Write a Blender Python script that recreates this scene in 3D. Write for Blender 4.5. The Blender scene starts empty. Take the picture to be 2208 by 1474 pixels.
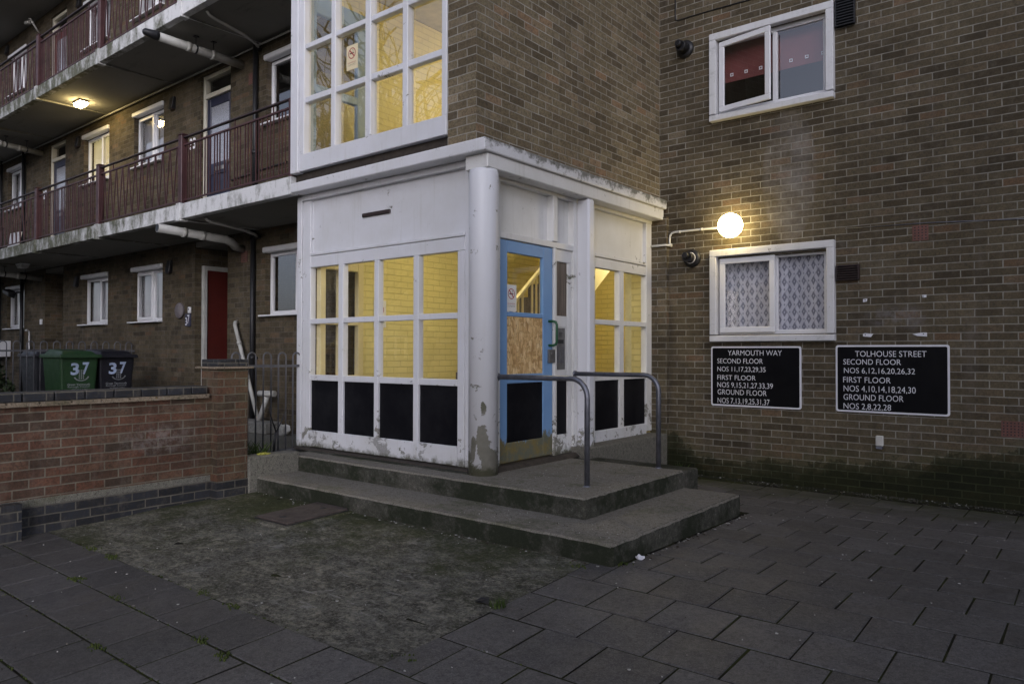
import bpy, bmesh, math, random
from mathutils import Vector, Matrix
random.seed(7)
R = math.radians
SC = bpy.context.scene
COL = SC.collection

# ------------------------------------------------------------------ camera, sky, sun, exposure
cam = bpy.data.cameras.new('camera'); camo = bpy.data.objects.new('camera', cam); COL.objects.link(camo)
yaw, pitch, roll = R(38.6926), R(.76453), R(.095277)
cy, sy, cp, sp = math.cos(yaw), math.sin(yaw), math.cos(pitch), math.sin(pitch)
rt = Vector((cy, sy, 0)); f0 = Vector((-sy, cy, 0)); up0 = Vector((0, 0, 1))
fw = cp*f0 + sp*up0; up = cp*up0 - sp*f0
r2 = math.cos(roll)*rt + math.sin(roll)*up; u2 = math.cos(roll)*up - math.sin(roll)*rt
M = Matrix((r2, u2, -fw)).transposed().to_4x4(); M.translation = (0, 0, 1.372)
camo.matrix_world = M
cam.sensor_width = 36; cam.lens = 1579.1/2208*36; cam.clip_start = .05; cam.clip_end = 2000
SC.camera = camo

SUN_AZ = (0.62, -0.785)      # horizontal direction towards the light
SUN_EL = R(16)
world = bpy.data.worlds.new('World'); SC.world = world; world.use_nodes = True
wn = world.node_tree; wbg = wn.nodes['Background']
sky = wn.nodes.new('ShaderNodeTexSky'); sky.sky_type = 'NISHITA'; sky.sun_disc = False
sky.sun_elevation = SUN_EL; sky.sun_rotation = math.atan2(SUN_AZ[0], SUN_AZ[1])
sky.air_density = 1.0; sky.dust_density = 2.5; sky.ozone_density = 2.0
hs = wn.nodes.new('ShaderNodeHueSaturation'); hs.inputs['Saturation'].default_value = .38
mxw = wn.nodes.new('ShaderNodeMix'); mxw.data_type = 'RGBA'; mxw.blend_type = 'MULTIPLY'; mxw.inputs[0].default_value = 1; mxw.inputs[7].default_value = (.925, .94, 1.09, 1)
wn.links.new(sky.outputs[0], hs.inputs['Color']); wn.links.new(hs.outputs[0], mxw.inputs[6]); wn.links.new(mxw.outputs[2], wbg.inputs[0]); wbg.inputs[1].default_value = .165
sun = bpy.data.lights.new('sun', 'SUN'); suno = bpy.data.objects.new('sun', sun); COL.objects.link(suno)
sun.energy = .6; sun.angle = R(28); sun.color = (.90, .925, 1.0)
d = Vector((SUN_AZ[0]*math.cos(SUN_EL), SUN_AZ[1]*math.cos(SUN_EL), math.sin(SUN_EL)))
suno.rotation_euler = d.to_track_quat('Z', 'Y').to_euler()
SC.view_settings.view_transform = 'Standard'; SC.view_settings.look = 'None'
SC.view_settings.exposure = 0.3; SC.view_settings.gamma = 1; SC.view_settings.use_curve_mapping = False
SC.cycles.use_denoising = True
SC.cycles.max_bounces = 8; SC.cycles.transparent_max_bounces = 16
SC.cycles.sample_clamp_indirect = 6

# ------------------------------------------------------------------ node helpers
class NT:
    def __init__(s, name):
        s.m = bpy.data.materials.new(name); s.m.use_nodes = True
        s.t = s.m.node_tree; s.b = s.t.nodes['Principled BSDF']; s.out = s.t.nodes['Material Output']
        s.b.inputs['Specular IOR Level'].default_value = .3
    def n(s, typ, **k):
        x = s.t.nodes.new(typ)
        for a, v in k.items(): setattr(x, a, v)
        return x
    def put(s, sock, v):
        if hasattr(v, 'is_output') or hasattr(v, 'links'): s.t.links.new(v, sock)
        elif isinstance(v, (tuple, list)):
            sock.default_value = (*v, 1) if len(v) == 3 and sock.type == 'RGBA' else v
        else: sock.default_value = v
    def math(s, op, a, b=0., clamp=False):
        x = s.n('ShaderNodeMath', operation=op, use_clamp=clamp); s.put(x.inputs[0], a); s.put(x.inputs[1], b); return x.outputs[0]
    def mix(s, f, a, b, blend='MIX'):
        x = s.n('ShaderNodeMix', data_type='RGBA', blend_type=blend); s.put(x.inputs[0], f); s.put(x.inputs[6], a); s.put(x.inputs[7], b); return x.outputs[2]
    def ramp(s, f, stops, interp='LINEAR'):
        x = s.n('ShaderNodeValToRGB'); cr = x.color_ramp; cr.interpolation = interp
        while len(cr.elements) < len(stops): cr.elements.new(.5)
        for e, (p, c) in zip(cr.elements, stops):
            e.position = p; e.color = (c, c, c, 1) if not isinstance(c, (tuple, list)) else (*c, 1)
        s.put(x.inputs[0], f); return x.outputs[0]
    def step(s, f, a, b): return s.ramp(f, [(a, 0.), (b, 1.)])
    def noise(s, scale, detail=4, rough=.6, vec=None, dist=0., out=0):
        x = s.n('ShaderNodeTexNoise'); s.put(x.inputs['Scale'], scale); x.inputs['Detail'].default_value = detail
        x.inputs['Roughness'].default_value = rough; x.inputs['Distortion'].default_value = dist
        s.put(x.inputs['Vector'], vec if vec is not None else s.pos()); return x.outputs[out]
    def voro(s, scale, feature='F1', vec=None, out=0, rnd=1.):
        x = s.n('ShaderNodeTexVoronoi', feature=feature); x.inputs['Scale'].default_value = scale; x.inputs['Randomness'].default_value = rnd
        s.put(x.inputs['Vector'], vec if vec is not None else s.pos()); return x.outputs[out]
    def pos(s):
        if not hasattr(s, '_p'): s._p = s.n('ShaderNodeNewGeometry')
        return s._p.outputs['Position']
    def island(s): s.pos(); return s._p.outputs['Random Per Island']
    def xyz(s, v=None):
        x = s.n('ShaderNodeSeparateXYZ'); s.put(x.inputs[0], v if v is not None else s.pos()); return x.outputs
    def uv(s):
        if not hasattr(s, '_u'): s._u = s.n('ShaderNodeUVMap')
        return s._u.outputs[0]
    def scale(s, v, sc, loc=(0, 0, 0), rot=(0, 0, 0)):
        x = s.n('ShaderNodeMapping'); s.put(x.inputs[0], v); x.inputs['Scale'].default_value = sc; x.inputs['Location'].default_value = loc; x.inputs['Rotation'].default_value = rot; return x.outputs[0]
    def bump(s, h, strength=.5, dist=.01):
        x = s.n('ShaderNodeBump'); x.inputs['Strength'].default_value = strength; x.inputs['Distance'].default_value = dist
        s.put(x.inputs['Height'], h)
        if s.b.inputs['Normal'].links: s.t.links.new(s.b.inputs['Normal'].links[0].from_socket, x.inputs['Normal'])
        s.t.links.new(x.outputs[0], s.b.inputs['Normal'])
    def set(s, col=None, rough=None, metal=None, spec=None):
        if col is not None: s.put(s.b.inputs['Base Color'], col)
        if rough is not None: s.put(s.b.inputs['Roughness'], rough)
        if metal is not None: s.put(s.b.inputs['Metallic'], metal)
        if spec is not None: s.put(s.b.inputs['Specular IOR Level'], spec)
        return s

def plain(name, col, rough=.5, metal=0., var=.25, scale=6., bump=0., spec=.4):
    n = NT(name)
    f = n.noise(scale, 6, .65)
    c = n.mix(n.ramp(f, [(.3, 0.), (.7, 1.)]), tuple(x*(1-var) for x in col), tuple(min(1, x*(1+var*.6)) for x in col))
    n.set(c, n.ramp(n.noise(scale*2.3, 4), [(.3, max(0, rough-.1)), (.7, min(1, rough+.1))]), metal, spec)
    if bump: n.bump(n.noise(scale*9, 4), bump, .004)
    return n.m

def bricks(name, stops, mortar, stain=.35, algae=None, bw=.225, bh=.0745, bump=.9, gloss=.85, painted=None, extra=None, ms=.0053):
    n = NT(name); uv = n.uv()
    wob = n.noise(3.2, 3, .6, uv, out=1)
    vm = n.n('ShaderNodeVectorMath', operation='MULTIPLY_ADD'); n.put(vm.inputs[0], wob); vm.inputs[1].default_value = (.014, .011, 0); n.put(vm.inputs[2], uv)
    b = n.n('ShaderNodeTexBrick', offset=.5, squash=1.)
    n.put(b.inputs['Vector'], vm.outputs[0]); b.inputs['Scale'].default_value = 1
    n.put(b.inputs['Color1'], (0, 0, 0)); n.put(b.inputs['Color2'], (1, 1, 1)); n.put(b.inputs['Mortar'], (.5, .5, .5))
    b.inputs['Mortar Size'].default_value = ms; b.inputs['Mortar Smooth'].default_value = .25
    b.inputs['Brick Width'].default_value = bw; b.inputs['Row Height'].default_value = bh
    rnd = n.xyz(b.outputs['Color'])[0]
    col = n.ramp(rnd, stops)
    # mottling inside each brick
    mot = n.noise(55, 6, .75)
    col = n.mix(n.ramp(mot, [(.34, .6), (.6, 0.)]), col, (.035, .03, .022))
    col = n.mix(n.ramp(n.noise(24, 6, .8), [(.36, .45), (.5, 0.)]), col, (.04, .034, .025))
    col = n.mix(n.ramp(n.noise(9, 5, .7), [(.52, 0.), (.75, .4)]), col, (.20, .175, .14))
    mcol = n.mix(n.noise(3, 5, .7), tuple(x*.45 for x in mortar), mortar)
    mf = n.math('MULTIPLY', b.outputs['Fac'], n.ramp(n.noise(6, 4, .7), [(.25, .55), (.6, 1.)]))
    col = n.mix(mf, col, mcol)
    # weathering
    st = n.noise(n_scale(1.1), 7, .68)
    col = n.mix(n.ramp(st, [(.36, stain), (.60, 0.)]), col, n.mix(1., col, (.34, .32, .29), 'MULTIPLY'))
    st2 = n.noise(3.7, 6, .75)
    col = n.mix(n.ramp(st2, [(.34, stain*1.1), (.55, 0.)]), col, n.mix(1., col, (.5, .48, .44), 'MULTIPLY'))
    col = n.mix(n.ramp(n.noise(2.9, 6, .75, n.scale(n.pos(), (1, 1, 1), (9, 4, 2))), [(.56, 0.), (.75, .4)]), col, n.mix(1., col, (1.35, 1.3, 1.2), 'MULTIPLY'))
    rain = n.noise(1., 6, .7, n.scale(n.pos(), (5, 5, .5)))
    col = n.mix(n.ramp(rain, [(.55, 0.), (.8, .3)]), col, (.20, .18, .165))
    if painted is not None:
        pc = n.mix(n.ramp(n.noise(2.2, 5, .6), [(.3, 0.), (.7, 1.)]), tuple(x*.86 for x in painted), painted)
        pc = n.mix(n.math('MULTIPLY', b.outputs['Fac'], .33), pc, tuple(x*.55 for x in painted))
        pc = n.mix(n.ramp(rnd, [(0, .0), (1, .16)]), pc, tuple(x*.7 for x in painted))
        col = n.mix(n.ramp(n.noise(14, 6, .7), [(.66, 0.), (.72, .35)]), pc, (.25, .2, .1))
    if extra: col = extra(n, col)
    if algae:
        col = algae(n, col)
    n.set(col, gloss, 0, .25 if painted is None else .4)
    h = n.math('SUBTRACT', n.math('MULTIPLY', n.noise(70, 5, .7), .25), n.math('MULTIPLY', b.outputs['Fac'], 1.0))
    n.bump(h, bump, .008)
    return n.m
def n_scale(x): return x

def white_paint(name, base=(.67, .675, .71), peel=.3, grime=.25, lowz=.30, topstain=0., peelcol=(.30, .29, .25), patches=()):
    n = NT(name); z = n.xyz()[2]
    col = n.mix(n.ramp(n.noise(1.7, 6, .65), [(.35, grime), (.65, 0.)]), base, (.44, .43, .38))
    drip = n.noise(1, 5, .7, n.scale(n.pos(), (16, 16, 1.1)))
    col = n.mix(n.ramp(drip, [(.56, 0.), (.8, grime*1.3)]), col, (.36, .34, .27))
    # fine cracks
    ed = n.voro(7, 'DISTANCE_TO_EDGE', n.noise(2.5, 3, .6, out=1))
    low = n.ramp(z, [(.0, 0.), (1., 1.)])
    fall = n.ramp(n.math('DIVIDE', n.math('SUBTRACT', z, lowz), .9), [(0, 1.), (.35, .45), (1, .12)])
    pn = n.math('ADD', n.math('MULTIPLY', n.noise(9, 9, .72, dist=.4), .8), n.math('MULTIPLY', n.noise(2.6, 3, .5), .35))
    th = n.math('ADD', pn, n.math('MULTIPLY', fall, .21*peel/.5))
    for px, py, pz, ra, rz in patches:
        v = n.n('ShaderNodeVectorMath', operation='SUBTRACT'); n.put(v.inputs[0], n.pos()); v.inputs[1].default_value = (px, py, pz)
        v2 = n.n('ShaderNodeVectorMath', operation='MULTIPLY'); n.put(v2.inputs[0], v.outputs[0]); v2.inputs[1].default_value = (1/ra, 1/ra, 1/rz)
        ln = n.n('ShaderNodeVectorMath', operation='LENGTH'); n.put(ln.inputs[0], v2.outputs[0])
        th = n.math('ADD', th, n.ramp(ln.outputs['Value'], [(.35, .26), (1., 0.)]))
    mask = n.ramp(th, [(.735, 0.), (.75, 1.)])
    edge = n.ramp(th, [(.72, 0.), (.738, .55), (.752, 0.)])
    under = n.mix(n.noise(20, 6, .7), tuple(x*.5 for x in peelcol), peelcol)
    under = n.mix(n.ramp(n.noise(3.1, 4), [(.5, 0.), (.62, .6)]), under, (.09, .10, .05))
    col = n.mix(edge, col, (.10, .095, .08)); col = n.mix(mask, col, under)
    # specks and scuffs
    sp_ = n.ramp(n.voro(38, 'F1'), [(.03, 1.), (.07, 0.)])
    col = n.mix(n.math('MULTIPLY', sp_, n.ramp(n.noise(3.3, 3), [(.5, 0.), (.6, .6)])), col, (.12, .11, .09))
    # moss just above the concrete
    mo = n.math('ADD', n.ramp(n.math('DIVIDE', n.math('SUBTRACT', z, lowz), .22), [(0, .5), (1, 0.)]), n.math('MULTIPLY', n.noise(11, 7, .7), .6))
    col = n.mix(n.ramp(mo, [(.55, 0.), (.72, .85)]), col, (.075, .075, .04))
    if topstain:
        zt = 0.
        if topstain > .5:
            side = n.ramp(n.math('ADD', n.xyz()[0], 5.0), [(.90, 0.), (.935, 1.)])
            zt = n.math('SUBTRACT', n.math('MULTIPLY', n.ramp(n.math('DIVIDE', n.math('SUBTRACT', z, 3.10), .106), [(.2, 0.), (1, .20)]), side), n.math('MULTIPLY', n.math('SUBTRACT', 1., side), .08))
        col = n.mix(n.math('MULTIPLY', n.ramp(n.math('ADD', n.noise(1, 8, .78, n.scale(n.pos(), (6, 8, 10))), zt), [(.54, 0.), (.66, 1.)]), topstain), col, (.05, .052, .032))
    n.set(col, n.mix(mask, (.42, .42, .42), (.9, .9, .9)), 0, .4)
    n.bump(n.math('ADD', n.math('MULTIPLY', n.noise(26, 5, .65), .35), n.math('MULTIPLY', mask, -1.)), .35, .003)
    return n.m

# ------------------------------------------------------------------ mesh helpers
LOC = {}
class MB:
    def __init__(s): s.v = []; s.f = []; s.mi = []; s.sm = []; s.m = 0
    def face(s, idx, smooth=False): s.f.append(idx); s.mi.append(s.m); s.sm.append(smooth)
    def quad(s, *p):
        i = len(s.v); s.v += [tuple(q) for q in p]; s.face(tuple(range(i, i+len(p)))); return s
    def box(s, x0, x1, y0, y1, z0, z1):
        x0, x1 = sorted((x0, x1)); y0, y1 = sorted((y0, y1)); z0, z1 = sorted((z0, z1))
        i = len(s.v)
        s.v += [(x, y, z) for z in (z0, z1) for x, y in ((x0, y0), (x1, y0), (x1, y1), (x0, y1))]
        for q in ((3, 2, 1, 0), (4, 5, 6, 7), (0, 1, 5, 4), (1, 2, 6, 5), (2, 3, 7, 6), (3, 0, 4, 7)): s.face(tuple(i+k for k in q))
        return s
    def hexa(s, b, t):      # bottom and top quads (4 points each, counter clockwise from above)
        i = len(s.v); s.v += [tuple(p) for p in b] + [tuple(p) for p in t]
        for q in ((3, 2, 1, 0), (4, 5, 6, 7), (0, 1, 5, 4), (1, 2, 6, 5), (2, 3, 7, 6), (3, 0, 4, 7)): s.face(tuple(i+k for k in q))
        return s
    def tube(s, pts, r, n=10, caps=True):
        pts = [Vector(p) for p in pts]; rings = []
        prev = None
        for k, p in enumerate(pts):
            if k == 0: t = pts[1]-p
            elif k == len(pts)-1: t = p-pts[k-1]
            else: t = (pts[k+1]-p).normalized() + (p-pts[k-1]).normalized()
            t.normalize()
            if prev is None: a = t.orthogonal().normalized()
            else:
                a = prev - t*prev.dot(t)
                a = a.normalized() if a.length > 1e-6 else t.orthogonal().normalized()
            prev = a; b = t.cross(a)
            rr = r[k] if isinstance(r, (list, tuple)) else r
            i = len(s.v); rings.append(i)
            for j in range(n):
                an = 2*math.pi*j/n; s.v.append(tuple(p + (a*math.cos(an)+b*math.sin(an))*rr))
        for k in range(len(rings)-1):
            for j in range(n):
                j2 = (j+1) % n
                s.face((rings[k]+j, rings[k]+j2, rings[k+1]+j2, rings[k+1]+j), True)
        if caps:
            s.face(tuple(rings[0]+j for j in reversed(range(n)))); s.face(tuple(rings[-1]+j for j in range(n)))
        return s
    def lathe(s, prof, c, axis='Z', n=24):     # prof: (radius, height) pairs
        rings = []
        for r, h in prof:
            i = len(s.v); rings.append(i)
            for j in range(n):
                a = 2*math.pi*j/n; u, v = r*math.cos(a), r*math.sin(a)
                q = {'Z': (u, v, h), 'Y': (u, h, v), 'X': (h, u, v)}[axis]
                s.v.append((c[0]+q[0], c[1]+q[1], c[2]+q[2]))
        for k in range(len(rings)-1):
            for j in range(n): s.face((rings[k]+j, rings[k]+(j+1) % n, rings[k+1]+(j+1) % n, rings[k+1]+j), True)
        s.face(tuple(rings[0]+j for j in range(n))); s.face(tuple(rings[-1]+j for j in range(n)))
        return s
    def prism(s, poly, a0, a1, axis='Y'):      # poly of 2-D points extruded along axis
        def P(u, v, a): return {'Y': (u, a, v), 'X': (a, u, v), 'Z': (u, v, a)}[axis]
        i = len(s.v); n = len(poly)
        s.v += [P(u, v, a0) for u, v in poly] + [P(u, v, a1) for u, v in poly]
        s.face(tuple(range(i, i+n))); s.face(tuple(range(i+2*n-1, i+n-1, -1)))
        for k in range(n): s.face((i+k, i+(k+1) % n, i+n+(k+1) % n, i+n+k))
        return s
    def build(s, name, mats, parent=None, bevel=0., loc=None, seg=1):
        me = bpy.data.meshes.new(name)
        org = Vector(loc) if loc is not None else (LOC.get(parent.name, Vector()) if parent else Vector())
        me.from_pydata([tuple(Vector(v)-org) for v in s.v], [], s.f)
        if not isinstance(mats, (list, tuple)): mats = [mats]
        for m in mats: me.materials.append(m)
        me.polygons.foreach_set('material_index', s.mi); me.polygons.foreach_set('use_smooth', s.sm)
        bm = bmesh.new(); bm.from_mesh(me)
        bmesh.ops.recalc_face_normals(bm, faces=bm.faces)
        if bevel:
            es = [e for e in bm.edges if len(e.link_faces) == 2 and e.calc_face_angle(0) > .7]
            bmesh.ops.bevel(bm, geom=es, offset=bevel, segments=seg, profile=.5, affect='EDGES', clamp_overlap=True)
        bm.to_mesh(me); bm.free()
        uvl = me.uv_layers.new(name='UVMap')
        for p in me.polygons:
            nx, ny, nz = (abs(c) for c in p.normal)
            for li in p.loop_indices:
                v = me.vertices[me.loops[li].vertex_index].co + org
                if nz > .8: uvl.data[li].uv = (v.x, v.y)
                elif nx > ny: uvl.data[li].uv = (v.y, v.z)
                else: uvl.data[li].uv = (v.x, v.z)
        o = bpy.data.objects.new(name, me); COL.objects.link(o)
        if parent: o.parent = parent; LOC[o.name] = org
        else: o.location = org; LOC[o.name] = org
        return o

def tag(o, label=None, cat=None, group=None, kind=None):
    if label: o['label'] = label
    if cat: o['category'] = cat
    if group: o['group'] = group
    if kind: o['kind'] = kind
    return o
def thing(name, loc, label, cat, group=None):
    o = bpy.data.objects.new(name, None); COL.objects.link(o); o.location = loc; o.empty_display_size = .1
    LOC[o.name] = Vector(loc); return tag(o, label, cat, group)
def struct(o): o['kind'] = 'structure'; return o
def copy_tree(o, loc=None, parent=None):
    c = o.copy(); COL.objects.link(c)
    if parent: c.parent = parent
    if loc is not None: c.location = loc
    for ch in list(o.children): copy_tree(ch, None, c)
    return c

def text_into(mb, s, u0, u1, v0, v1, P, thick=.0015, bold=0.0):
    """letters of s filled into the rectangle u0..u1, v0..v1; P(u, v, h) gives the world point"""
    cu = bpy.data.curves.new('lettering', 'FONT'); cu.body = s; cu.size = 1; cu.resolution_u = 3; cu.offset = bold
    ob = bpy.data.objects.new('lettering', cu); COL.objects.link(ob)
    dg = bpy.context.evaluated_depsgraph_get(); me = bpy.data.meshes.new_from_object(ob.evaluated_get(dg))
    xs = [v.co.x for v in me.vertices]; ys = [v.co.y for v in me.vertices]
    x0, x1 = min(xs), max(xs); y0, y1 = min(min(ys), 0) if s.islower() else 0, max(ys)
    i = len(mb.v)
    for v in me.vertices:
        mb.v.append(tuple(P(u0+(v.co.x-x0)/(x1-x0)*(u1-u0), v0+(v.co.y-y0)/(y1-y0)*(v1-v0), thick)))
    for p in me.polygons: mb.face(tuple(i+k for k in p.vertices))
    bpy.data.objects.remove(ob); bpy.data.curves.remove(cu); bpy.data.meshes.remove(me)

def sheet(mb, axis, c, u0, u1, z0, z1, holes=(), depth=0., bare=()):
    """wall face in the plane axis=c with rectangular holes (ua, ub, za, zb) and reveals going back by depth"""
    us = sorted({u0, u1, *[h[0] for h in holes], *[h[1] for h in holes]}); us = [u for u in us if u0 <= u <= u1]
    zs = sorted({z0, z1, *[h[2] for h in holes], *[h[3] for h in holes]}); zs = [z for z in zs if z0 <= z <= z1]
    P = (lambda u, z, d=0: (u, c+d, z)) if axis == 'Y' else (lambda u, z, d=0: (c+d, u, z))
    for a, b in zip(us, us[1:]):
        for p, q in zip(zs, zs[1:]):
            mu, mz = (a+b)/2, (p+q)/2
            if any(h[0] < mu < h[1] and h[2] < mz < h[3] for h in holes): continue
            mb.quad(P(a, p), P(b, p), P(b, q), P(a, q))
    if depth:
        for h in [q for q in holes if q not in bare]:
            a, b, p, q = h
            mb.quad(P(a, p), P(a, q), P(a, q, depth), P(a, p, depth)); mb.quad(P(b, p), P(b, q), P(b, q, depth), P(b, p, depth))
            mb.quad(P(a, q), P(b, q), P(b, q, depth), P(a, q, depth)); mb.quad(P(a, p), P(b, p), P(b, p, depth), P(a, p, depth))

def gz(y):
    if y < -6: y = -6
    return .042*(y-4) if y < 4.145 else .0061-.017*(y-4.145)

# ------------------------------------------------------------------ materials
BROWN = [(0, (.078, .063, .039)), (.14, (.104, .084, .052)), (.35, (.132, .108, .067)), (.58, (.152, .127, .080)), (.80, (.172, .145, .094)), (.91, (.182, .142, .090)), (.97, (.205, .132, .078)), (1, (.235, .205, .145))]
def eff_right(n, col):
    x, y, z = n.xyz()
    dx = n.math('DIVIDE', n.math('ADD', x, 2.62), .30); dz = n.math('DIVIDE', n.math('SUBTRACT', z, 3.3), .75)
    rr = n.math('ADD', n.math('MULTIPLY', dx, dx), n.math('MULTIPLY', dz, dz))
    k = n.math('MULTIPLY', n.ramp(rr, [(0, .75), (.9, .25), (1, 0.)]), n.ramp(n.noise(3, 6, .7), [(.35, 0.), (.65, .8)]))
    col = n.mix(k, col, (.26, .25, .25))
    dx = n.math('DIVIDE', n.math('ADD', x, 1.55), .35); dz = n.math('DIVIDE', n.math('SUBTRACT', z, 1.72), .14)
    rr = n.math('ADD', n.math('MULTIPLY', dx, dx), n.math('MULTIPLY', dz, dz))
    for ux, uz, ra, rb, st_ in ((-3.92, 2.95, .38, .62, .75), (-2.8, 3.88, .85, .22, .55), (-3.3, 1.42, .5, .12, .5), (-1.2, 3.6, 1.3, 1.5, .35)):
        ex = n.math('DIVIDE', n.math('SUBTRACT', x, ux), ra); ez = n.math('DIVIDE', n.math('SUBTRACT', z, uz), rb)
        r3 = n.math('ADD', n.math('MULTIPLY', ex, ex), n.math('MULTIPLY', ez, ez))
        col = n.mix(n.math('MULTIPLY', n.ramp(r3, [(0, st_), (1, 0.)]), n.ramp(n.noise(4, 6, .75), [(.36, .2), (.6, 1.)])), col, n.mix(1., col, (.36, .34, .31), 'MULTIPLY'))
    return n.mix(n.math('MULTIPLY', n.ramp(rr, [(0, .6), (1, 0.)]), n.ramp(n.noise(14, 5, .7), [(.4, 0.), (.6, .7)])), col, (.24, .23, .24))
def alg_right(n, col):
    z = n.xyz()[2]; x = n.xyz()[0]
    e = n.math('ADD', n.math('MULTIPLY', n.noise(1.3, 7, .7), .85), n.math('MULTIPLY', n.noise(7, 6, .7), .25))
    lim = n.math('ADD', n.math('MULTIPLY', e, .95), n.ramp(n.math('ADD', n.math('MULTIPLY', x, .45), 1.5), [(0, 0.), (1, .30)]))
    lim = n.math('ADD', lim, n.ramp(n.math('MULTIPLY', n.math('ADD', x, 3.35), -2.), [(0, 0.), (1, .22)]))
    k = n.math('SUBTRACT', n.math('SUBTRACT', lim, .42), z)
    k = n.math('ADD', k, n.math('MULTIPLY', n.math('SUBTRACT', n.noise(16, 6, .8), .5), .22))
    g = n.mix(1., col, n.mix(n.noise(5, 6, .7), (.06, .085, .035), (.22, .28, .12)), 'MULTIPLY')
    g = n.mix(.25, g, (.012, .016, .006))
    col = n.mix(n.ramp(n.math('ADD', k, n.math('MULTIPLY', n.noise(2.4, 5, .7), .3)), [(-.08, 0.), (.30, .6)]), col, (.070, .076, .030))
    return n.mix(n.ramp(k, [(-.09, 0.), (.02, .55), (.17, .96)]), col, g)
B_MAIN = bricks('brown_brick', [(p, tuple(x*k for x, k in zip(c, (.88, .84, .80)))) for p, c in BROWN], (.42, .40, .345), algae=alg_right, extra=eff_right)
B_TOWER_LIT = bricks('lit_tower_brick', [(p, tuple(min(1, x*y) for x, y in zip(c, (1.55, 1.48, 1.42)))) for p, c in BROWN], (.48, .455, .39))  # same brick as the right wall, lightened for the light the tower catches
B_LEFT_SHADED = bricks('shaded_facade_brick', [(p, tuple(x*k for x, k in zip(c, (.80, .76, .72)))) for p, c in BROWN], (.19, .17, .145), stain=.5, ms=.0045)  # same brick again, darkened for the shade under the balconies
def alg_garden(n, col):
    x, y, z = n.xyz()
    k = n.math('ADD', n.ramp(n.math('DIVIDE', n.math('SUBTRACT', y, 2.6), 1.3), [(0, 0.), (1, .30)]), n.math('MULTIPLY', n.noise(2.2, 6, .7), .75))
    return n.mix(n.ramp(k, [(.58, 0.), (.88, .7)]), col, (.085, .085, .04))
def eff_garden(n, col):
    x, y, z = n.xyz()
    dx = n.math('DIVIDE', n.math('SUBTRACT', y, 3.15), .38); dz = n.math('DIVIDE', n.math('SUBTRACT', z, .58), .16)
    rr = n.math('ADD', n.math('MULTIPLY', dx, dx), n.math('MULTIPLY', dz, dz))
    return n.mix(n.math('MULTIPLY', n.ramp(rr, [(0, .55), (1, 0.)]), n.ramp(n.noise(18, 6, .75), [(.42, 0.), (.6, .7)])), col, (.30, .27, .26))
B_GARDEN = bricks('red_garden_brick', [(0, (.075, .05, .036)), (.25, (.115, .064, .044)), (.5, (.15, .072, .047)), (.72, (.18, .082, .052)), (.88, (.125, .078, .053)), (1, (.205, .11, .072))], (.27, .245, .19), stain=.5, extra=eff_garden, algae=alg_garden, bump=1., ms=.006)
B_BLUE = bricks('blue_engineering_brick', [(0, (.016, .018, .025)), (.5, (.027, .031, .041)), (1, (.042, .046, .058))], (.18, .165, .135), stain=.3, gloss=.55, ms=.006)
B_YELLOW = bricks('painted_yellow_brick', BROWN, (.3, .3, .3), painted=(.82, .71, .31), stain=0, bump=1.1, gloss=.45)
M_WHITE = white_paint('white_paint', peel=.34, grime=.30)
M_WHITE_DOORSIDE = white_paint('worn_white_paint', base=(.70, .695, .685), peel=.46, grime=.34)
M_COLUMN = white_paint('column_paint', base=(.69, .695, .73), peel=.60, grime=.1, peelcol=(.36, .35, .30), patches=((-4.13, 4.755, .60, .075, .19), (-4.09, 4.80, .40, .07, .16), (-4.215, 4.73, .55, .035, .12), (-4.12, 4.75, .88, .045, .09)))
M_SILLRAIL = white_paint('flaking_rail_paint', peel=.34, grime=.45, lowz=.28, peelcol=(.40, .395, .385))
M_SLAB = white_paint('slab_edge_paint', base=(.68, .68, .705), peel=.25, grime=.3, lowz=-9, topstain=.8)
def mk_balcony():
    n = NT('mouldy_slab_paint'); x, y, z = n.xyz()
    m = n.math('ADD', n.noise(1, 8, .75, n.scale(n.pos(), (4.5, 4.5, 2.2))), n.ramp(n.math('DIVIDE', n.math('ADD', x, 9.4), -3.2), [(0, -.0), (1, .17)]))
    m = n.math('ADD', m, n.math('MULTIPLY', n.noise(26, 4, .7), .16))
    col = n.mix(n.ramp(m, [(.56, 0.), (.78, 1.)]), (.66, .66, .66), n.mix(n.noise(12, 5), (.05, .055, .035), (.17, .17, .12)))
    n.set(col, .75); n.bump(n.noise(30, 5), .3, .004); return n.m
M_BALCONY = mk_balcony()
def mk_soffit():
    n = NT('grey_soffit'); col = n.mix(n.noise(1.1, 6, .65), (.18, .175, .16), (.26, .25, .225))
    col = n.mix(n.ramp(n.noise(1, 7, .75, n.scale(n.pos(), (1.2, 5, 1))), [(.58, 0.), (.72, .55)]), col, (.06, .055, .045))
    n.set(col, .9); n.bump(n.noise(18, 5), .2, .004); return n.m
M_SOFFIT = mk_soffit()
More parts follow.
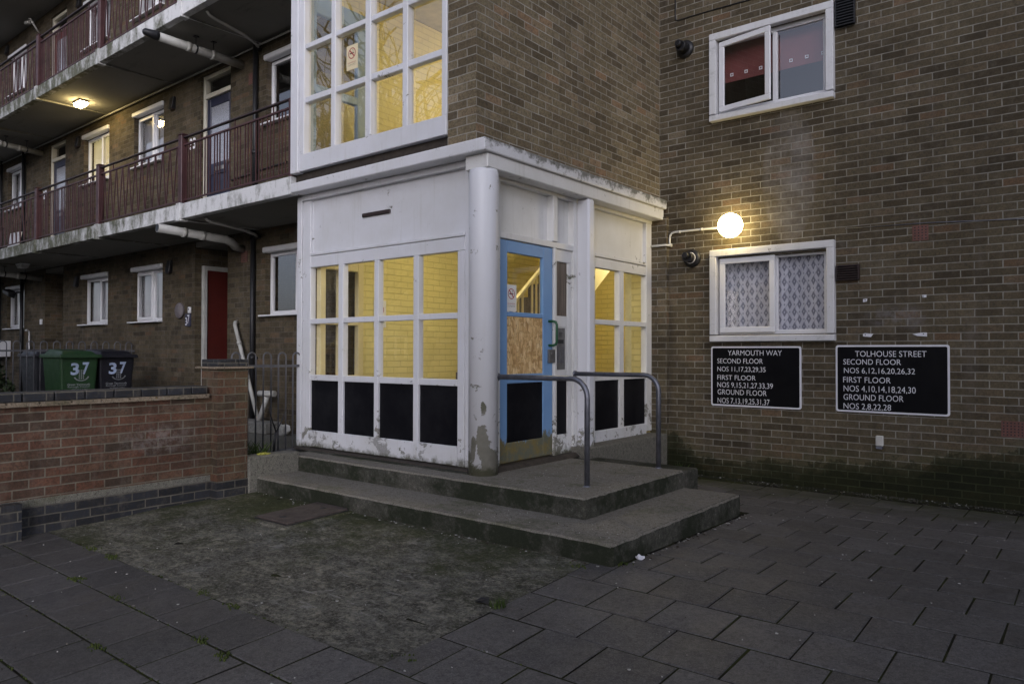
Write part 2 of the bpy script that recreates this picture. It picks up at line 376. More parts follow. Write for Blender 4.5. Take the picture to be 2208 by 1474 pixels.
def mk_concrete(name, a, b, moss, thr, speck=.35):
    n = NT(name)
    col = n.mix(n.noise(1.8, 7, .68), a, b)
    col = n.mix(n.ramp(n.voro(70, 'F1'), [(.12, speck), (.34, 0.)]), col, (.36, .34, .29))
    col = n.mix(n.ramp(n.noise(30, 6, .85), [(.36, .7), (.5, 0.)]), col, (.03, .028, .022))
    col = n.mix(n.ramp(n.noise(21, 6, .85, n.scale(n.pos(), (1, 1, 1), (4, 1, 6))), [(.52, 0.), (.68, .5)]), col, (.27, .255, .22))
    col = n.mix(n.ramp(n.noise(120, 3, .6), [(.35, .5), (.5, 0.)]), col, (.035, .033, .028))
    mm = n.math('ADD', n.math('MULTIPLY', n.noise(1.6, 6, .7), .75), n.math('MULTIPLY', n.noise(14, 5, .7), .25))
    col = n.mix(n.ramp(mm, [(thr, 0.), (thr+.14, .85)]), col, moss)
    n.set(col, .9, 0, .25); n.bump(n.math('ADD', n.noise(110, 4, .7), n.noise(9, 5)), .5, .006); return n.m
M_STEP = mk_concrete('step_concrete', (.145, .131, .106), (.26, .238, .198), (.070, .073, .030), .54, .55)
M_RISER = mk_concrete('algae_riser', (.032, .031, .024), (.105, .10, .082), (.010, .014, .005), .41, .2)
M_KERB = mk_concrete('kerb_concrete', (.13, .125, .105), (.19, .18, .15), (.085, .09, .045), .54)
def mk_apron():
    n = NT('forecourt_concrete'); x, y, z = n.xyz()
    col = n.mix(n.ramp(n.noise(1.3, 7, .72), [(.35, 0.), (.65, 1.)]), (.070, .067, .053), (.155, .147, .120))
    col = n.mix(n.ramp(n.noise(7, 9, .82), [(.40, .85), (.52, 0.)]), col, (.026, .024, .017))
    col = n.mix(n.ramp(n.noise(9, 9, .84, n.scale(n.pos(), (1, 1.6, 1), (5, 3, 0))), [(.49, 0.), (.61, .8)]), col, (.30, .278, .215))
    col = n.mix(n.ramp(n.noise(46, 6, .85), [(.50, 0.), (.62, .7)]), col, (.27, .255, .22))
    col = n.mix(n.ramp(n.noise(33, 6, .85, n.scale(n.pos(), (1, 1, 1), (5, 3, 0))), [(.5, 0.), (.62, .75)]), col, (.020, .018, .014))
    scr = n.noise(1, 8, .82, n.scale(n.pos(), (3.2, 17, 1), rot=(0, 0, .3)))
    arc = n.noise(1.0, 8, .8, n.scale(n.noise(1.1, 2, .5, out=1), (3, 14, 3)))
    k = n.math('MAXIMUM', n.ramp(scr, [(.555, 0.), (.65, .8)]), n.ramp(arc, [(.60, 0.), (.66, .55)]))
    col = n.mix(n.math('MULTIPLY', k, n.ramp(n.noise(1.2, 4), [(.40, 0.), (.58, 1.)])), col, (.32, .31, .285))
    ms = n.math('ADD', n.math('MULTIPLY', n.noise(2.0, 6, .72), .75), n.ramp(n.math('DIVIDE', n.math('SUBTRACT', y, 2.9), 1.3), [(0, 0.), (1, .20)]))
    ms = n.math('ADD', ms, n.ramp(n.math('DIVIDE', n.math('ADD', x, 4.2), -2.2), [(0, 0.), (1, .12)]))
    ms = n.math('ADD', ms, n.math('MULTIPLY', n.math('SUBTRACT', n.noise(34, 5, .85), .5), .5))
    col = n.mix(n.ramp(ms, [(.44, 0.), (.60, .85)]), col, n.mix(n.noise(46, 3), (.018, .022, .008), (.062, .070, .024)))
    n.set(col, .95, 0, .15); n.bump(n.math('ADD', n.noise(60, 6, .75), n.math('MULTIPLY', n.noise(7, 5), 1.2)), .9, .012); return n.m
M_APRON = mk_apron()
def mk_paving():
    n = NT('paving_slabs')
    r = n.island(); x, y, z = n.xyz()
    col = n.mix(n.ramp(r, [(0, 0.), (1, 1.)]), (.058, .055, .054), (.120, .113, .110))
    col = n.mix(n.ramp(n.noise(1.0, 7, .7), [(.36, .65), (.62, 0.)]), col, (.040, .036, .031))
    col = n.mix(n.ramp(n.noise(5.5, 6, .75), [(.5, 0.), (.72, .4)]), col, (.145, .132, .122))
    col = n.mix(n.ramp(n.noise(140, 3, .8), [(.48, 0.), (.66, .6)]), col, (.21, .195, .18))
    col = n.mix(n.ramp(n.noise(38, 5, .85), [(.46, 0.), (.64, .5)]), col, (.17, .158, .148))
    col = n.mix(n.ramp(n.noise(31, 5, .85, n.scale(n.pos(), (1, 1, 1), (1, 8, 0))), [(.48, 0.), (.62, .55)]), col, (.028, .025, .023))
    col = n.mix(n.ramp(n.noise(95, 3, .8, n.scale(n.pos(), (1, 1, 1), (3, 7, 0))), [(.52, 0.), (.68, .6)]), col, (.022, .019, .017))
    col = n.mix(n.ramp(n.noise(1.0, 8, .85, n.scale(n.pos(), (2.2, 4, 1))), [(.62, 0.), (.74, .45)]), col, (.24, .23, .23))
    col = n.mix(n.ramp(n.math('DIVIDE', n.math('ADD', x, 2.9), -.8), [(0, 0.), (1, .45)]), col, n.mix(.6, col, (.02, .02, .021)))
    gm = n.math('ADD', n.math('MULTIPLY', n.noise(2.1, 6, .72), .62), n.ramp(n.math('DIVIDE', n.math('SUBTRACT', y, 6.2), 1.6), [(0, 0.), (1, .36)]))
    col = n.mix(n.ramp(gm, [(.5, 0.), (.70, .8)]), col, (.040, .045, .018))
    sp_ = n.ramp(n.voro(13, 'F1'), [(.025, 1.), (.06, 0.)])
    col = n.mix(n.math('MULTIPLY', sp_, n.ramp(n.noise(5, 2), [(.46, 0.), (.52, .8)])), col, (.38, .37, .35))
    n.set(col, n.ramp(n.noise(3, 5), [(.3, .42), (.7, .75)]), 0, .4); n.bump(n.math('ADD', n.noise(130, 4, .7), n.math('MULTIPLY', n.noise(12, 4), 1.4)), .5, .005); return n.m
M_PAVE = mk_paving()
def mk_soil():
    n = NT('mossy_ground')
    col = n.mix(n.ramp(n.noise(4, 6, .7), [(.42, 0.), (.6, 1.)]), (.017, .015, .012), (.034, .038, .013))
    n.set(col, 1., 0, .1); n.bump(n.noise(90, 5, .8), .8, .01); return n.m
M_SOIL = mk_soil()
def mk_glass(name, f0=.30, tint=(1, 1, 1), wav=.012):
    n = NT(name); t = n.t
    tr = n.n('ShaderNodeBsdfTransparent'); tr.inputs[0].default_value = (*tint, 1)
    gl = n.n('ShaderNodeBsdfGlossy'); gl.inputs['Roughness'].default_value = .0
    n.pos(); dt = n.n('ShaderNodeVectorMath', operation='DOT_PRODUCT'); n.put(dt.inputs[0], n._p.outputs['Incoming']); n.put(dt.inputs[1], n._p.outputs['Normal'])
    k = n.math('SUBTRACT', 1., n.math('ABSOLUTE', dt.outputs['Value'])); fr = n.math('ADD', f0, n.math('MULTIPLY', n.math('POWER', k, 5.), 1-f0))
    bp = n.n('ShaderNodeBump'); bp.inputs['Strength'].default_value = wav*8; bp.inputs['Distance'].default_value = .01
    n.put(bp.inputs['Height'], n.noise(1.6, 2, .5)); t.links.new(bp.outputs[0], gl.inputs['Normal'])
    mx = n.n('ShaderNodeMixShader'); t.links.new(fr, mx.inputs[0]); t.links.new(tr.outputs[0], mx.inputs[1]); t.links.new(gl.outputs[0], mx.inputs[2])
    t.links.new(mx.outputs[0], n.out.inputs[0]); return n.m
M_GLASS = mk_glass('window_glass')
M_GLASS_DIM = mk_glass('clear_glass', .10); M_GLASS_MID = mk_glass('plain_glass', .19)
def mk_black():
    n = NT('black_panel'); col = n.mix(n.ramp(n.noise(34, 6, .8), [(.66, 0.), (.75, .5)]), (.006, .006, .008), (.05, .05, .047))
    col = n.mix(n.ramp(n.noise(1.6, 6, .75), [(.45, 0.), (.75, .5)]), col, (.032, .032, .034))
    col = n.mix(n.ramp(n.noise(1, 7, .85, n.scale(n.pos(), (14, 14, 5), rot=(0, .5, .4))), [(.66, 0.), (.72, .5)]), col, (.10, .10, .10))
    n.set(col, n.ramp(n.noise(3, 5), [(.3, .35), (.7, .55)]), 0, .10); return n.m
M_BLACK = mk_black()
def mk_blue():
    n = NT('blue_door_paint'); z = n.xyz()[2]
    col = n.mix(n.ramp(n.noise(2.5, 5), [(.3, 0.), (.7, 1.)]), (.155, .29, .51), (.19, .335, .555))
    w = n.math('ADD', n.ramp(n.math('DIVIDE', n.math('SUBTRACT', z, .35), .42), [(0, .62), (.5, .30), (1, 0.)]), n.math('MULTIPLY', n.noise(7, 7, .75, n.scale(n.pos(), (1, 1.6, .7))), .62))
    worn = n.mix(n.ramp(n.noise(9, 6, .75), [(.45, 0.), (.6, 1.)]), (.13, .135, .10), (.20, .155, .055))
    worn = n.mix(n.ramp(n.noise(22, 5, .8), [(.6, 0.), (.66, .7)]), worn, (.30, .25, .07))
    col = n.mix(n.ramp(w, [(.57, 0.), (.63, 1.)]), col, worn)
    col = n.mix(n.ramp(n.voro(30), [(.02, .8), (.05, 0.)]), col, (.5, .55, .6))
    n.set(col, .45); n.bump(n.noise(14, 5), .15, .003); return n.m
M_BLUE = mk_blue()
def mk_osb():
    n = NT('osb_board'); uv = n.uv()
    wv = n.noise(3.5, 2, .5, uv, out=1)
    def layer(sx, sy, rot, seed):
        v = n.scale(uv, (sx, sy, 1), (seed, seed*.7, 0), (0, 0, rot))
        vm = n.n('ShaderNodeVectorMath', operation='MULTIPLY_ADD'); n.put(vm.inputs[0], wv); vm.inputs[1].default_value = (2.2, 2.2, 0); n.put(vm.inputs[2], v)
        return n.voro(1., 'F1', vm.outputs[0], out=1), n.voro(1., 'DISTANCE_TO_EDGE', vm.outputs[0])
    c1, e1 = layer(42, 15, .5, 0); c2, e2 = layer(17, 46, .3, 5)
    a = n.ramp(n.xyz(c1)[0], [(0, (.36, .21, .08)), (.35, (.60, .38, .165)), (.7, (.73, .50, .24)), (1, (.82, .62, .34))])
    b = n.ramp(n.xyz(c2)[1], [(0, (.43, .26, .10)), (.5, (.67, .45, .20)), (1, (.72, .5, .25))])
    col = n.mix(n.ramp(n.xyz(c1)[2], [(.45, 0.), (.5, 1.)]), a, b)
    col = n.mix(n.ramp(n.noise(60, 3, .6, n.scale(uv, (1, .3, 1))), [(.35, .35), (.6, 0.)]), col, (.2, .11, .04))
    col = n.mix(n.ramp(e1, [(0, .6), (.05, 0.)]), col, (.2, .11, .045))
    n.set(col, .6); n.bump(n.math('ADD', e1, e2), .3, .004); return n.m
M_OSB = mk_osb()
M_GALV = plain('galvanised_tube', (.20, .205, .235), .42, .75, .3, 14, .1)
M_FENCE = plain('grey_painted_rail', (.115, .115, .125), .5, .3, .25, 12)
M_MAROON = plain('maroon_paint', (.066, .028, .029), .5, 0, .35, 5, .05)
M_THRESH = plain('dark_timber', (.045, .036, .028), .8, 0, .45, 14, .3)
M_MAROON_DK = plain('dark_maroon_rail', (.04, .026, .028), .5, 0, .35, 5)
M_BLKP = plain('black_plastic', (.014, .014, .016), .45, 0, .2, 5)
M_DKBROWN = plain('dark_brown_plastic', (.035, .022, .02), .5, 0, .2, 8)
M_UPVC = plain('white_upvc', (.72, .72, .74), .35, 0, .07, 3)
M_CREAM = plain('cream_frame_paint', (.62, .585, .48), .5, 0, .15, 5)
M_WFRAME = white_paint('window_surround_paint', base=(.66, .66, .68), peel=.2, grime=.3, lowz=-9, topstain=.22)
M_TERRA = plain('terracotta', (.16, .075, .06), .8, 0, .3, 20, .2)
M_NAVY = plain('navy_door_paint', (.018, .020, .045), .4, 0, .2, 3)
M_RED = plain('dark_red_door_paint', (.075, .012, .009), .5, 0, .15, 2)
M_GREYPIPE = plain('grey_white_pipe', (.40, .395, .37), .5, 0, .25, 4)
M_WHITEPIPE = plain('white_conduit', (.58, .57, .53), .45, 0, .2, 6)
M_GREEN = plain('green_nylon', (.012, .075, .030), .35, 0, .1, 5)
M_STEEL = plain('worn_steel', (.24, .235, .23), .4, .8, .25, 16)
M_BINGREEN = plain('bin_green', (.016, .045, .016), .5, 0, .15, 3)
M_BINBLACK = plain('bin_black', (.011, .011, .016), .5, 0, .15, 3)
M_SIGNBLACK = plain('sign_black', (.005, .005, .006), .4, 0, .1, 3, spec=.12)
M_SIGNWHITE = plain('sign_white', (.74, .74, .78), .4, 0, .05, 3)
M_BOARDWOOD = None
def mk_wood():
    n = NT('weathered_board'); g = n.noise(1, 6, .7, n.scale(n.pos(), (30, 30, 2)))
    n.set(n.ramp(g, [(.3, (.06, .045, .035)), (.5, (.14, .11, .085)), (.7, (.21, .175, .14))]), .6); return n.m
M_BOARDWOOD = mk_wood()
M_DARKIN = plain('dark_interior', (.035, .033, .032), .9, 0, .3, 2)
M_NET = plain('net_curtain', (.50, .50, .53), .9, 0, .2, 2)
def mk_litnet():
    n = NT('lit_curtain'); n.set((.6, .58, .5), .9); n.put(n.b.inputs['Emission Color'], n.mix(n.ramp(n.noise(1.5, 3), [(.35, 0.), (.65, 1.)]), (.62, .45, .13), (.95, .80, .36))); n.b.inputs['Emission Strength'].default_value = .42; return n.m
M_LITNET = mk_litnet()
def mk_frost():
    n = NT('frosted_glass'); col = n.mix(n.ramp(n.noise(60, 3, .8), [(.4, 0.), (.6, 1.)]), (.20, .205, .23), (.42, .43, .47))  # pale base colour also stands in for the reflected sky
    n.set(col, .12, 0, .9); n.bump(n.noise(80, 3), .15, .002); return n.m
M_FROST = mk_frost()
def mk_lace():
    n = NT('lace_curtain'); uv = n.uv(); wv = n.noise(4, 2, .5, uv, out=1)
    vm = n.n('ShaderNodeVectorMath', operation='MULTIPLY_ADD'); n.put(vm.inputs[0], wv); vm.inputs[1].default_value = (.012, .02, 0); n.put(vm.inputs[2], uv)
    u, v, _ = n.xyz(vm.outputs[0])
    u = n.math('MULTIPLY', u, 1/.104); v = n.math('MULTIPLY', v, 1/.166)
    def diamond(du, dv):
        a = n.math('ABSOLUTE', n.math('SUBTRACT', n.math('FRACT', n.math('ADD', u, du)), .5)); b = n.math('ABSOLUTE', n.math('SUBTRACT', n.math('FRACT', n.math('ADD', v, dv)), .5))
        dd = n.math('ADD', n.math('MULTIPLY', a, 1.25), n.math('MULTIPLY', b, .95))
        return n.ramp(dd, [(.0, 0.), (.05, 0.), (.10, 1.), (.27, 1.), (.34, .0)])
    def ring(du, dv):
        a = n.math('SUBTRACT', n.math('FRACT', n.math('ADD', u, du)), .5); b = n.math('SUBTRACT', n.math('FRACT', n.math('ADD', v, dv)), .5)
        rr = n.math('SQRT', n.math('ADD', n.math('MULTIPLY', a, a), n.math('MULTIPLY', b, b)))
        return n.ramp(rr, [(.05, .8), (.09, 0.)])
    dk = n.math('MAXIMUM', diamond(0, 0), n.math('MAXIMUM', diamond(.5, .5), n.math('MAXIMUM', ring(.5, 0), ring(0, .5))))
    wave = n.math('ABSOLUTE', n.math('SUBTRACT', n.math('FRACT', n.math('ADD', n.math('ADD', u, .25), n.math('MULTIPLY', n.math('SINE', n.math('MULTIPLY', v, 6.283)), .16))), .5))
    dk = n.math('MAXIMUM', dk, n.ramp(wave, [(.03, .55), (.07, 0.)]))
    col = n.mix(dk, (.60, .60, .66), (.23, .235, .285))
    fold_shade = n.ramp(n.noise(1, 3, .5, n.scale(uv, (9, .8, 1))), [(.35, .35), (.6, 0.)])  # shading of the folds put into the lace colour as dark vertical bands
    col = n.mix(fold_shade, col, n.mix(.5, col, (.1, .1, .13)))
    n.set(col, .9, 0, .1); return n.m
M_LACE = mk_lace()
def emis(name, col, st):
    n = NT(name); n.set((.8, .8, .75), .3); n.put(n.b.inputs['Emission Color'], col); n.b.inputs['Emission Strength'].default_value = st; return n.m
M_GLOBE = emis('lit_globe', (1, .79, .37), 20.)
M_BULK = emis('lit_diffuser', (1, .76, .33), 75.)
M_DULLGLASS = plain('dull_dome', (.5, .5, .5), .25, 0, .05, 3)

# ================================================================== SETTING
mb = MB()
xs = [-120, -60, -30, -20] + [-14+2*i for i in range(16)] + [30, 60, 120]; ys = [-120, -60, -25, -12, -6, -4, -3, -2, -1, 0, 1, 2, 3, 4.145, 5, 6, 7, 9, 20, 60, 120]
for a, b in zip(xs, xs[1:]):
    for c, e in zip(ys, ys[1:]): mb.quad((a, c, gz(c)-.0045), (b, c, gz(c)-.0045), (b, e, gz(min(e, 9))-.0045), (a, e, gz(min(e, 9))-.0045))
struct(mb.build('ground', M_SOIL))

rowsY = [-2.965, -2.615, -2.265, -1.915, -1.565, -1.215, -.865, -.515, -.165, .185, .53, .88, 1.235, 1.58, 1.925, 2.275, 2.66, 3.05, 3.415, 3.78, 4.145, 4.51, 4.87, 5.235, 5.60, 5.96, 6.325, 6.69, 7.05, 7.415, 7.80]
mb = MB(); rnd = random.Random(3)
def slab(x0, x1, y0, y1):
    if x1-x0 < .05 or y1-y0 < .04: return
    j = .0031; x0 += j+rnd.random()*.003; x1 -= j+rnd.random()*.003; y0 += j+rnd.random()*.003; y1 -= j+rnd.random()*.003
    t = [rnd.uniform(-.0014, .0014) for _ in range(2)]; h = rnd.uniform(-.0012, .0012)
    def P(x, y, dz): return (x, y, gz(y)+h+dz+t[0]*((x-x0)/(x1-x0)-.5)*2+t[1]*((y-y0)/(y1-y0)-.5)*2)
    b = .007
    i = len(mb.v)
    for dx, dz in ((b, 0), (0, -.004), (0, -.03)):
        mb.v += [P(x0+dx, y0+dx, dz), P(x1-dx, y0+dx, dz), P(x1-dx, y1-dx, dz), P(x0+dx, y1-dx, dz)]
    mb.face((i, i+1, i+2, i+3))
    for k in (0, 4):
        for q in range(4): mb.face((i+k+4+q, i+k+4+(q+1) % 4, i+k+(q+1) % 4, i+k+q))
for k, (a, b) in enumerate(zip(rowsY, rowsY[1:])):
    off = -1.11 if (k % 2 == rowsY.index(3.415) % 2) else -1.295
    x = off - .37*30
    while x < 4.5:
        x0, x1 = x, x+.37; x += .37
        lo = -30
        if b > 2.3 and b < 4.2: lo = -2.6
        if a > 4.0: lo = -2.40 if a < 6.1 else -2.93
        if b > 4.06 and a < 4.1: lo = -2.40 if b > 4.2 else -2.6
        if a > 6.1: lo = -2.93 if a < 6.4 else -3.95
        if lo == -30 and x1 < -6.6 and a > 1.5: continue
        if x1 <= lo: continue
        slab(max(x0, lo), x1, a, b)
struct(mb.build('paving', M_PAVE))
mb = MB()
N = 26
for i in range(N):
    for j in range(12):
        x0 = -6.6+i*4.01/N; x1 = -6.6+(i+1)*4.01/N; y0 = 2.265+j*1.87/12; y1 = 2.265+(j+1)*1.87/12
        f = lambda x, y: gz(y)+.004*math.sin(x*5)*math.cos(y*7)-.001
        mb.quad((x0, y0, f(x0, y0)), (x1, y0, f(x1, y0)), (x1, y1, f(x1, y1)), (x0, y1, f(x0, y1)))
mb.sm = [True]*len(mb.f)
struct(mb.build('forecourt', M_APRON))
mb = MB(); rnd = random.Random(8)
for i in range(1300):
    x = rnd.uniform(-4.0, .8); y = 8.08-abs(rnd.gauss(0, .11)); r = rnd.uniform(.005, .013)
    z = gz(y)-.012
    mb.lathe([(r*.8, -.01), (r, .004), (r*.7, .012), (.001, .015)], (x, y, z), 'Z', 6)
struct(mb.build('pebble_strip', M_RISER))
struct(MB().box(-30, -6.78, -3, 5.84, -.4, .27).build('garden_path', M_KERB))

# ================================================================== APARTMENT BLOCK
YF, YR = 5.85, 8.094
blk = thing('apartment_block', (-12, 5.85, 0), 'brown brick block of flats with white windows and access balconies', 'building')
GFW = [(-9.13, -8.02), (-13.2, -12.12), (-15.33, -14.2), (-19.5, -18.42)]
holes = []
for a, b in GFW: holes += [(a, b, 1.885, 2.83), (a, b, 4.57, 5.47), (a, b, 7.18, 8.07)]
DOORS1 = [(-10.92, -10.06), (-17.08, -16.22)]
for a, b in DOORS1: holes += [(a, b, 3.285, 5.66), (a, b, 5.95, 8.33)]
RECS = [(-11.06, -10.11), (-17.23, -16.27)]
for a, b in RECS: holes.append((a, b, .2, 3.08))
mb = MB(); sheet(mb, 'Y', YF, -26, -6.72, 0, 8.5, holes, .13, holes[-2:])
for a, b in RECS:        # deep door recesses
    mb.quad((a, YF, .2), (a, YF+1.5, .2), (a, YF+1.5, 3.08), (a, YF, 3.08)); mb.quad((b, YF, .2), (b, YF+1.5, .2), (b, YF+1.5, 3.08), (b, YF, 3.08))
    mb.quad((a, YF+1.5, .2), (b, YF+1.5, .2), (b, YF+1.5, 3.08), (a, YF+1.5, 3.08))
mb.build('wall', B_LEFT_SHADED, blk)
RWH = [(-3.43, -2.19, 1.57, 2.44), (-3.43, -2.19, 4.10, 4.97)]
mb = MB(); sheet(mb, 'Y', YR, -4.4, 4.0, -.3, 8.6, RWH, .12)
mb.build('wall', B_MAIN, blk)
mb = MB()               # inner shell: floors, back and end walls
for z in (.25, 3.2, 5.86): mb.box(-26, -6.75, YF+.16, 10.4, z-.08, z)
mb.box(-26, -6.85, 10.4, 10.5, 0, 8.6); mb.box(-26.1, -26, 5.0, 10.5, 0, 8.6); mb.box(-26, 4.1, 10.5, 10.6, -.3, 8.7)
for z in (0, 3.2, 5.86): mb.box(-4.0, 4.0, YR+.2, 10.5, z-.08, z)
mb.box(4.0, 4.1, YR+.02, 10.5, -.3, 8.6); mb.box(-4.12, -4.02, YR+.004, 10.5, 0, 8.6)
for x in (-11.6, -16.7): mb.box(x, x+.1, YF+.2, 10.4, 3.25, 8.5)
mb.box(-11.7, -11.6, YF+.2, 10.4, .3, 3.1)
mb.build('inner_shell', M_DARKIN, blk)
mb = MB(); mb.box(-26, -4.0, 4.72, 10.6, 8.5, 8.75); mb.box(-4.0, 4.2, 7.6, 10.6, 8.65, 8.85); mb.build('roof', M_SOFFIT, blk)

def window(parent, x0, x1, z0, z1, Y, split=.5, sash='L', blind=None, blindz=None, head=True, sill=True, frame=M_UPVC, rev=.085, sash2=False):
    """a two-light casement set in an opening of a wall that faces -Y"""
    y = Y+rev; t = .05; xm = x0+(x1-x0)*split
    mb = MB()
    mb.box(x0, x1, y, y+.05, z0, z0+t); mb.box(x0, x1, y, y+.05, z1-t, z1)
    for a, b in ((x0, x0+t), (xm-t/2, xm+t/2), (x1-t, x1)): mb.box(a, b, y-.001, y+.05, z0+t, z1-t)
    a, b = (x0+t*.6, xm-t*.3) if sash == 'L' else (xm+t*.3, x1-t*.6)
    s = .045
    mb.box(a, b, y-.022, y-.002, z0+t*.6, z0+t*.6+s); mb.box(a, b, y-.022, y-.002, z1-t*.6-s, z1-t*.6)
    mb.box(a, a+s, y-.022, y-.002, z0+t*.6+s, z1-t*.6-s); mb.box(b-s, b, y-.022, y-.002, z0+t*.6+s, z1-t*.6-s)
    w = mb.build('window', frame, parent, bevel=.004)
    MB().quad((x0+t, y+.02, z0+t), (xm-t/2, y+.02, z0+t), (xm-t/2, y+.02, z1-t), (x0+t, y+.02, z1-t)).build('pane', M_GLASS, w)
    MB().quad((xm+t/2, y+.02, z0+t), (x1-t, y+.02, z0+t), (x1-t, y+.02, z1-t), (xm+t/2, y+.02, z1-t)).build('pane', M_GLASS, w)
    if head: MB().box(x0-.03, x1+.0, Y-.035, Y+.08, z1-.002, z1+.075).build('head_board', frame, w, bevel=.012)
    if sill: MB().hexa([(x0-.06, Y-.075, z0-.028), (x1+.0, Y-.075, z0-.028), (x1+.0, y, z0-.028), (x0-.06, y, z0-.028)], [(x0-.06, Y-.075, z0-.006), (x1+.0, Y-.075, z0-.006), (x1+.0, y, z0+.002), (x0-.06, y, z0+.002)]).build('sill', frame, w, bevel=.004)
    if blind:
        m = MB(); n = 40; zt = z1-.02; zb = blindz if blindz else z0+.02
        for i in range(n):
            u0, u1 = x0+(x1-x0)*i/n, x0+(x1-x0)*(i+1)/n
            q0, q1 = y+.10+.012*math.sin(i*1.1), y+.10+.012*math.sin((i+1)*1.1)
            m.quad((u0, q0, zb), (u1, q1, zb), (u1, q1, zt), (u0, q0, zt))
        m.sm = [True]*len(m.f)
        m.build('curtain', blind, w)
    return w
for k, (a, b) in enumerate(GFW):
    window(blk, a, b, 1.885, 2.83-.075, YF, .56, 'R' if k in (0, 2) else 'L', M_NET if k in (1, 2, 3) else None, None)
    window(blk, a, b, 4.57, 5.47-.005, YF, .56, 'R' if k in (0, 2) else 'L', (None, M_NET, M_LITNET, M_NET)[k], 4.60)
    window(blk, a, b, 7.18, 8.07-.005, YF, .56, 'L', M_NET, 7.22)
# dark roller blind box and things behind the first ground floor window
def flat_door(x0, x1, z0, z1, mat, framem, zt, glass=True):
    y = YF+.07
    mb = MB(); t = .06
    mb.box(x0, x0+t, y-.03, y+.06, z0, z1); mb.box(x1-t, x1, y-.03, y+.06, z0, z1); mb.box(x0+t, x1-t, y-.03, y+.06, z1-t, z1); mb.box(x0+t, x1-t, y-.035, y+.06, zt-.035, zt+.035)
    fr = mb.build('door_frame', framem, blk, bevel=.006)
    MB().quad((x0+t, y+.03, zt+.035), (x1-t, y+.03, zt+.035), (x1-t, y+.03, z1-t), (x0+t, y+.03, z1-t)).build('transom_pane', M_GLASS, fr)
    a, b, c, e = x0+t+.004, x1-t-.004, z0+.01, zt-.04
    mb = MB(); s = .1; zm = c+.98; zl = c+.80
    mb.box(a, a+s, y, y+.045, c, e); mb.box(b-s, b, y, y+.045, c, e); mb.box(a+s, b-s, y, y+.045, e-.13, e); mb.box(a+s, b-s, y, y+.045, zl, zm); mb.box(a+s, b-s, y+.012, y+.04, c+.2, zl); mb.box(a+s, b-s, y, y+.045, c, c+.2)
    dr = mb.build('door', mat, blk, bevel=.005)
    MB().box(a+s, b-s, y+.015, y+.025, zm, e-.13).build('pane', M_FROST, dr)
    MB().box((a+b)/2-.13, (a+b)/2+.13, y-.012, y, zl+.05, zl+.11).build('letter_plate', M_STEEL, dr, bevel=.003)
    MB().lathe([(.012, 0), (.012, -.03), (.028, -.035), (.028, -.06)], (b-.05, y, zl+.12), 'Y', 12).build('handle', M_STEEL, dr)
for i, (a, b) in enumerate(DOORS1):
    flat_door(a, b, 3.285, 5.66, M_NAVY, M_CREAM, 5.33); flat_door(a, b, 5.95, 8.33, M_RED, M_CREAM, 8.0)
# red door on the side of the first recess
mb = MB(); xd = RECS[0][0]
mb.box(xd+.002, xd+.07, 5.955, 6.02, .27, 2.72); mb.box(xd+.002, xd+.07, 6.90, 6.97, .27, 2.72); mb.box(xd+.002, xd+.07, 6.02, 6.90, 2.65, 2.72)
mb.build('door_frame', M_GREYPIPE, blk, bevel=.006)
mb = MB(); mb.box(xd+.008, xd+.045, 6.02, 6.90, .28, 2.65); o = mb.build('door', M_RED, blk, bevel=.004); o['label'] = 'plain dark red flush door inside the ground floor recess'
MB().lathe([(.012, 0), (.012, .04), (.03, .045), (.03, .06)], (xd+.045, 6.84, 1.3), 'X', 12).build('handle', M_STEEL, o)
for a, b in RECS: MB().box(a, b, YF+.01, YF+1.5, 3.0, 3.08).build('recess_ceiling', M_SOFFIT, blk)

# balcony slabs, with the small post plinths and ribs under them
POSTX = [-9.32, -11.84, -14.35, -16.86, -19.38, -21.9]
for zb, zt, x1 in ((3.085, 3.28, -6.86), (5.745, 5.945, -6.84)):
    mb = MB(); mb.m = 0; mb.box(-26, x1, 4.70, 4.80, zb, zt)
    for x in POSTX: mb.box(x-.045, x+.055, 4.682, 4.8, zb-.025, zt+.012)
    mb.m = 1; mb.box(-26, x1, 4.80, YF+.02, zb+.012, zt-.004)
    for x in POSTX:
        mb.hexa([(x-.035, 4.75, zb-.02), (x+.045, 4.75, zb-.02), (x+.045, YF, zb+.004), (x-.035, YF, zb+.004)], [(x-.035, 4.75, zb+.014), (x+.045, 4.75, zb+.014), (x+.045, YF, zb+.014), (x-.035, YF, zb+.014)])
    mb.build('balcony_slab', [M_BALCONY, M_SOFFIT], blk, bevel=.008)

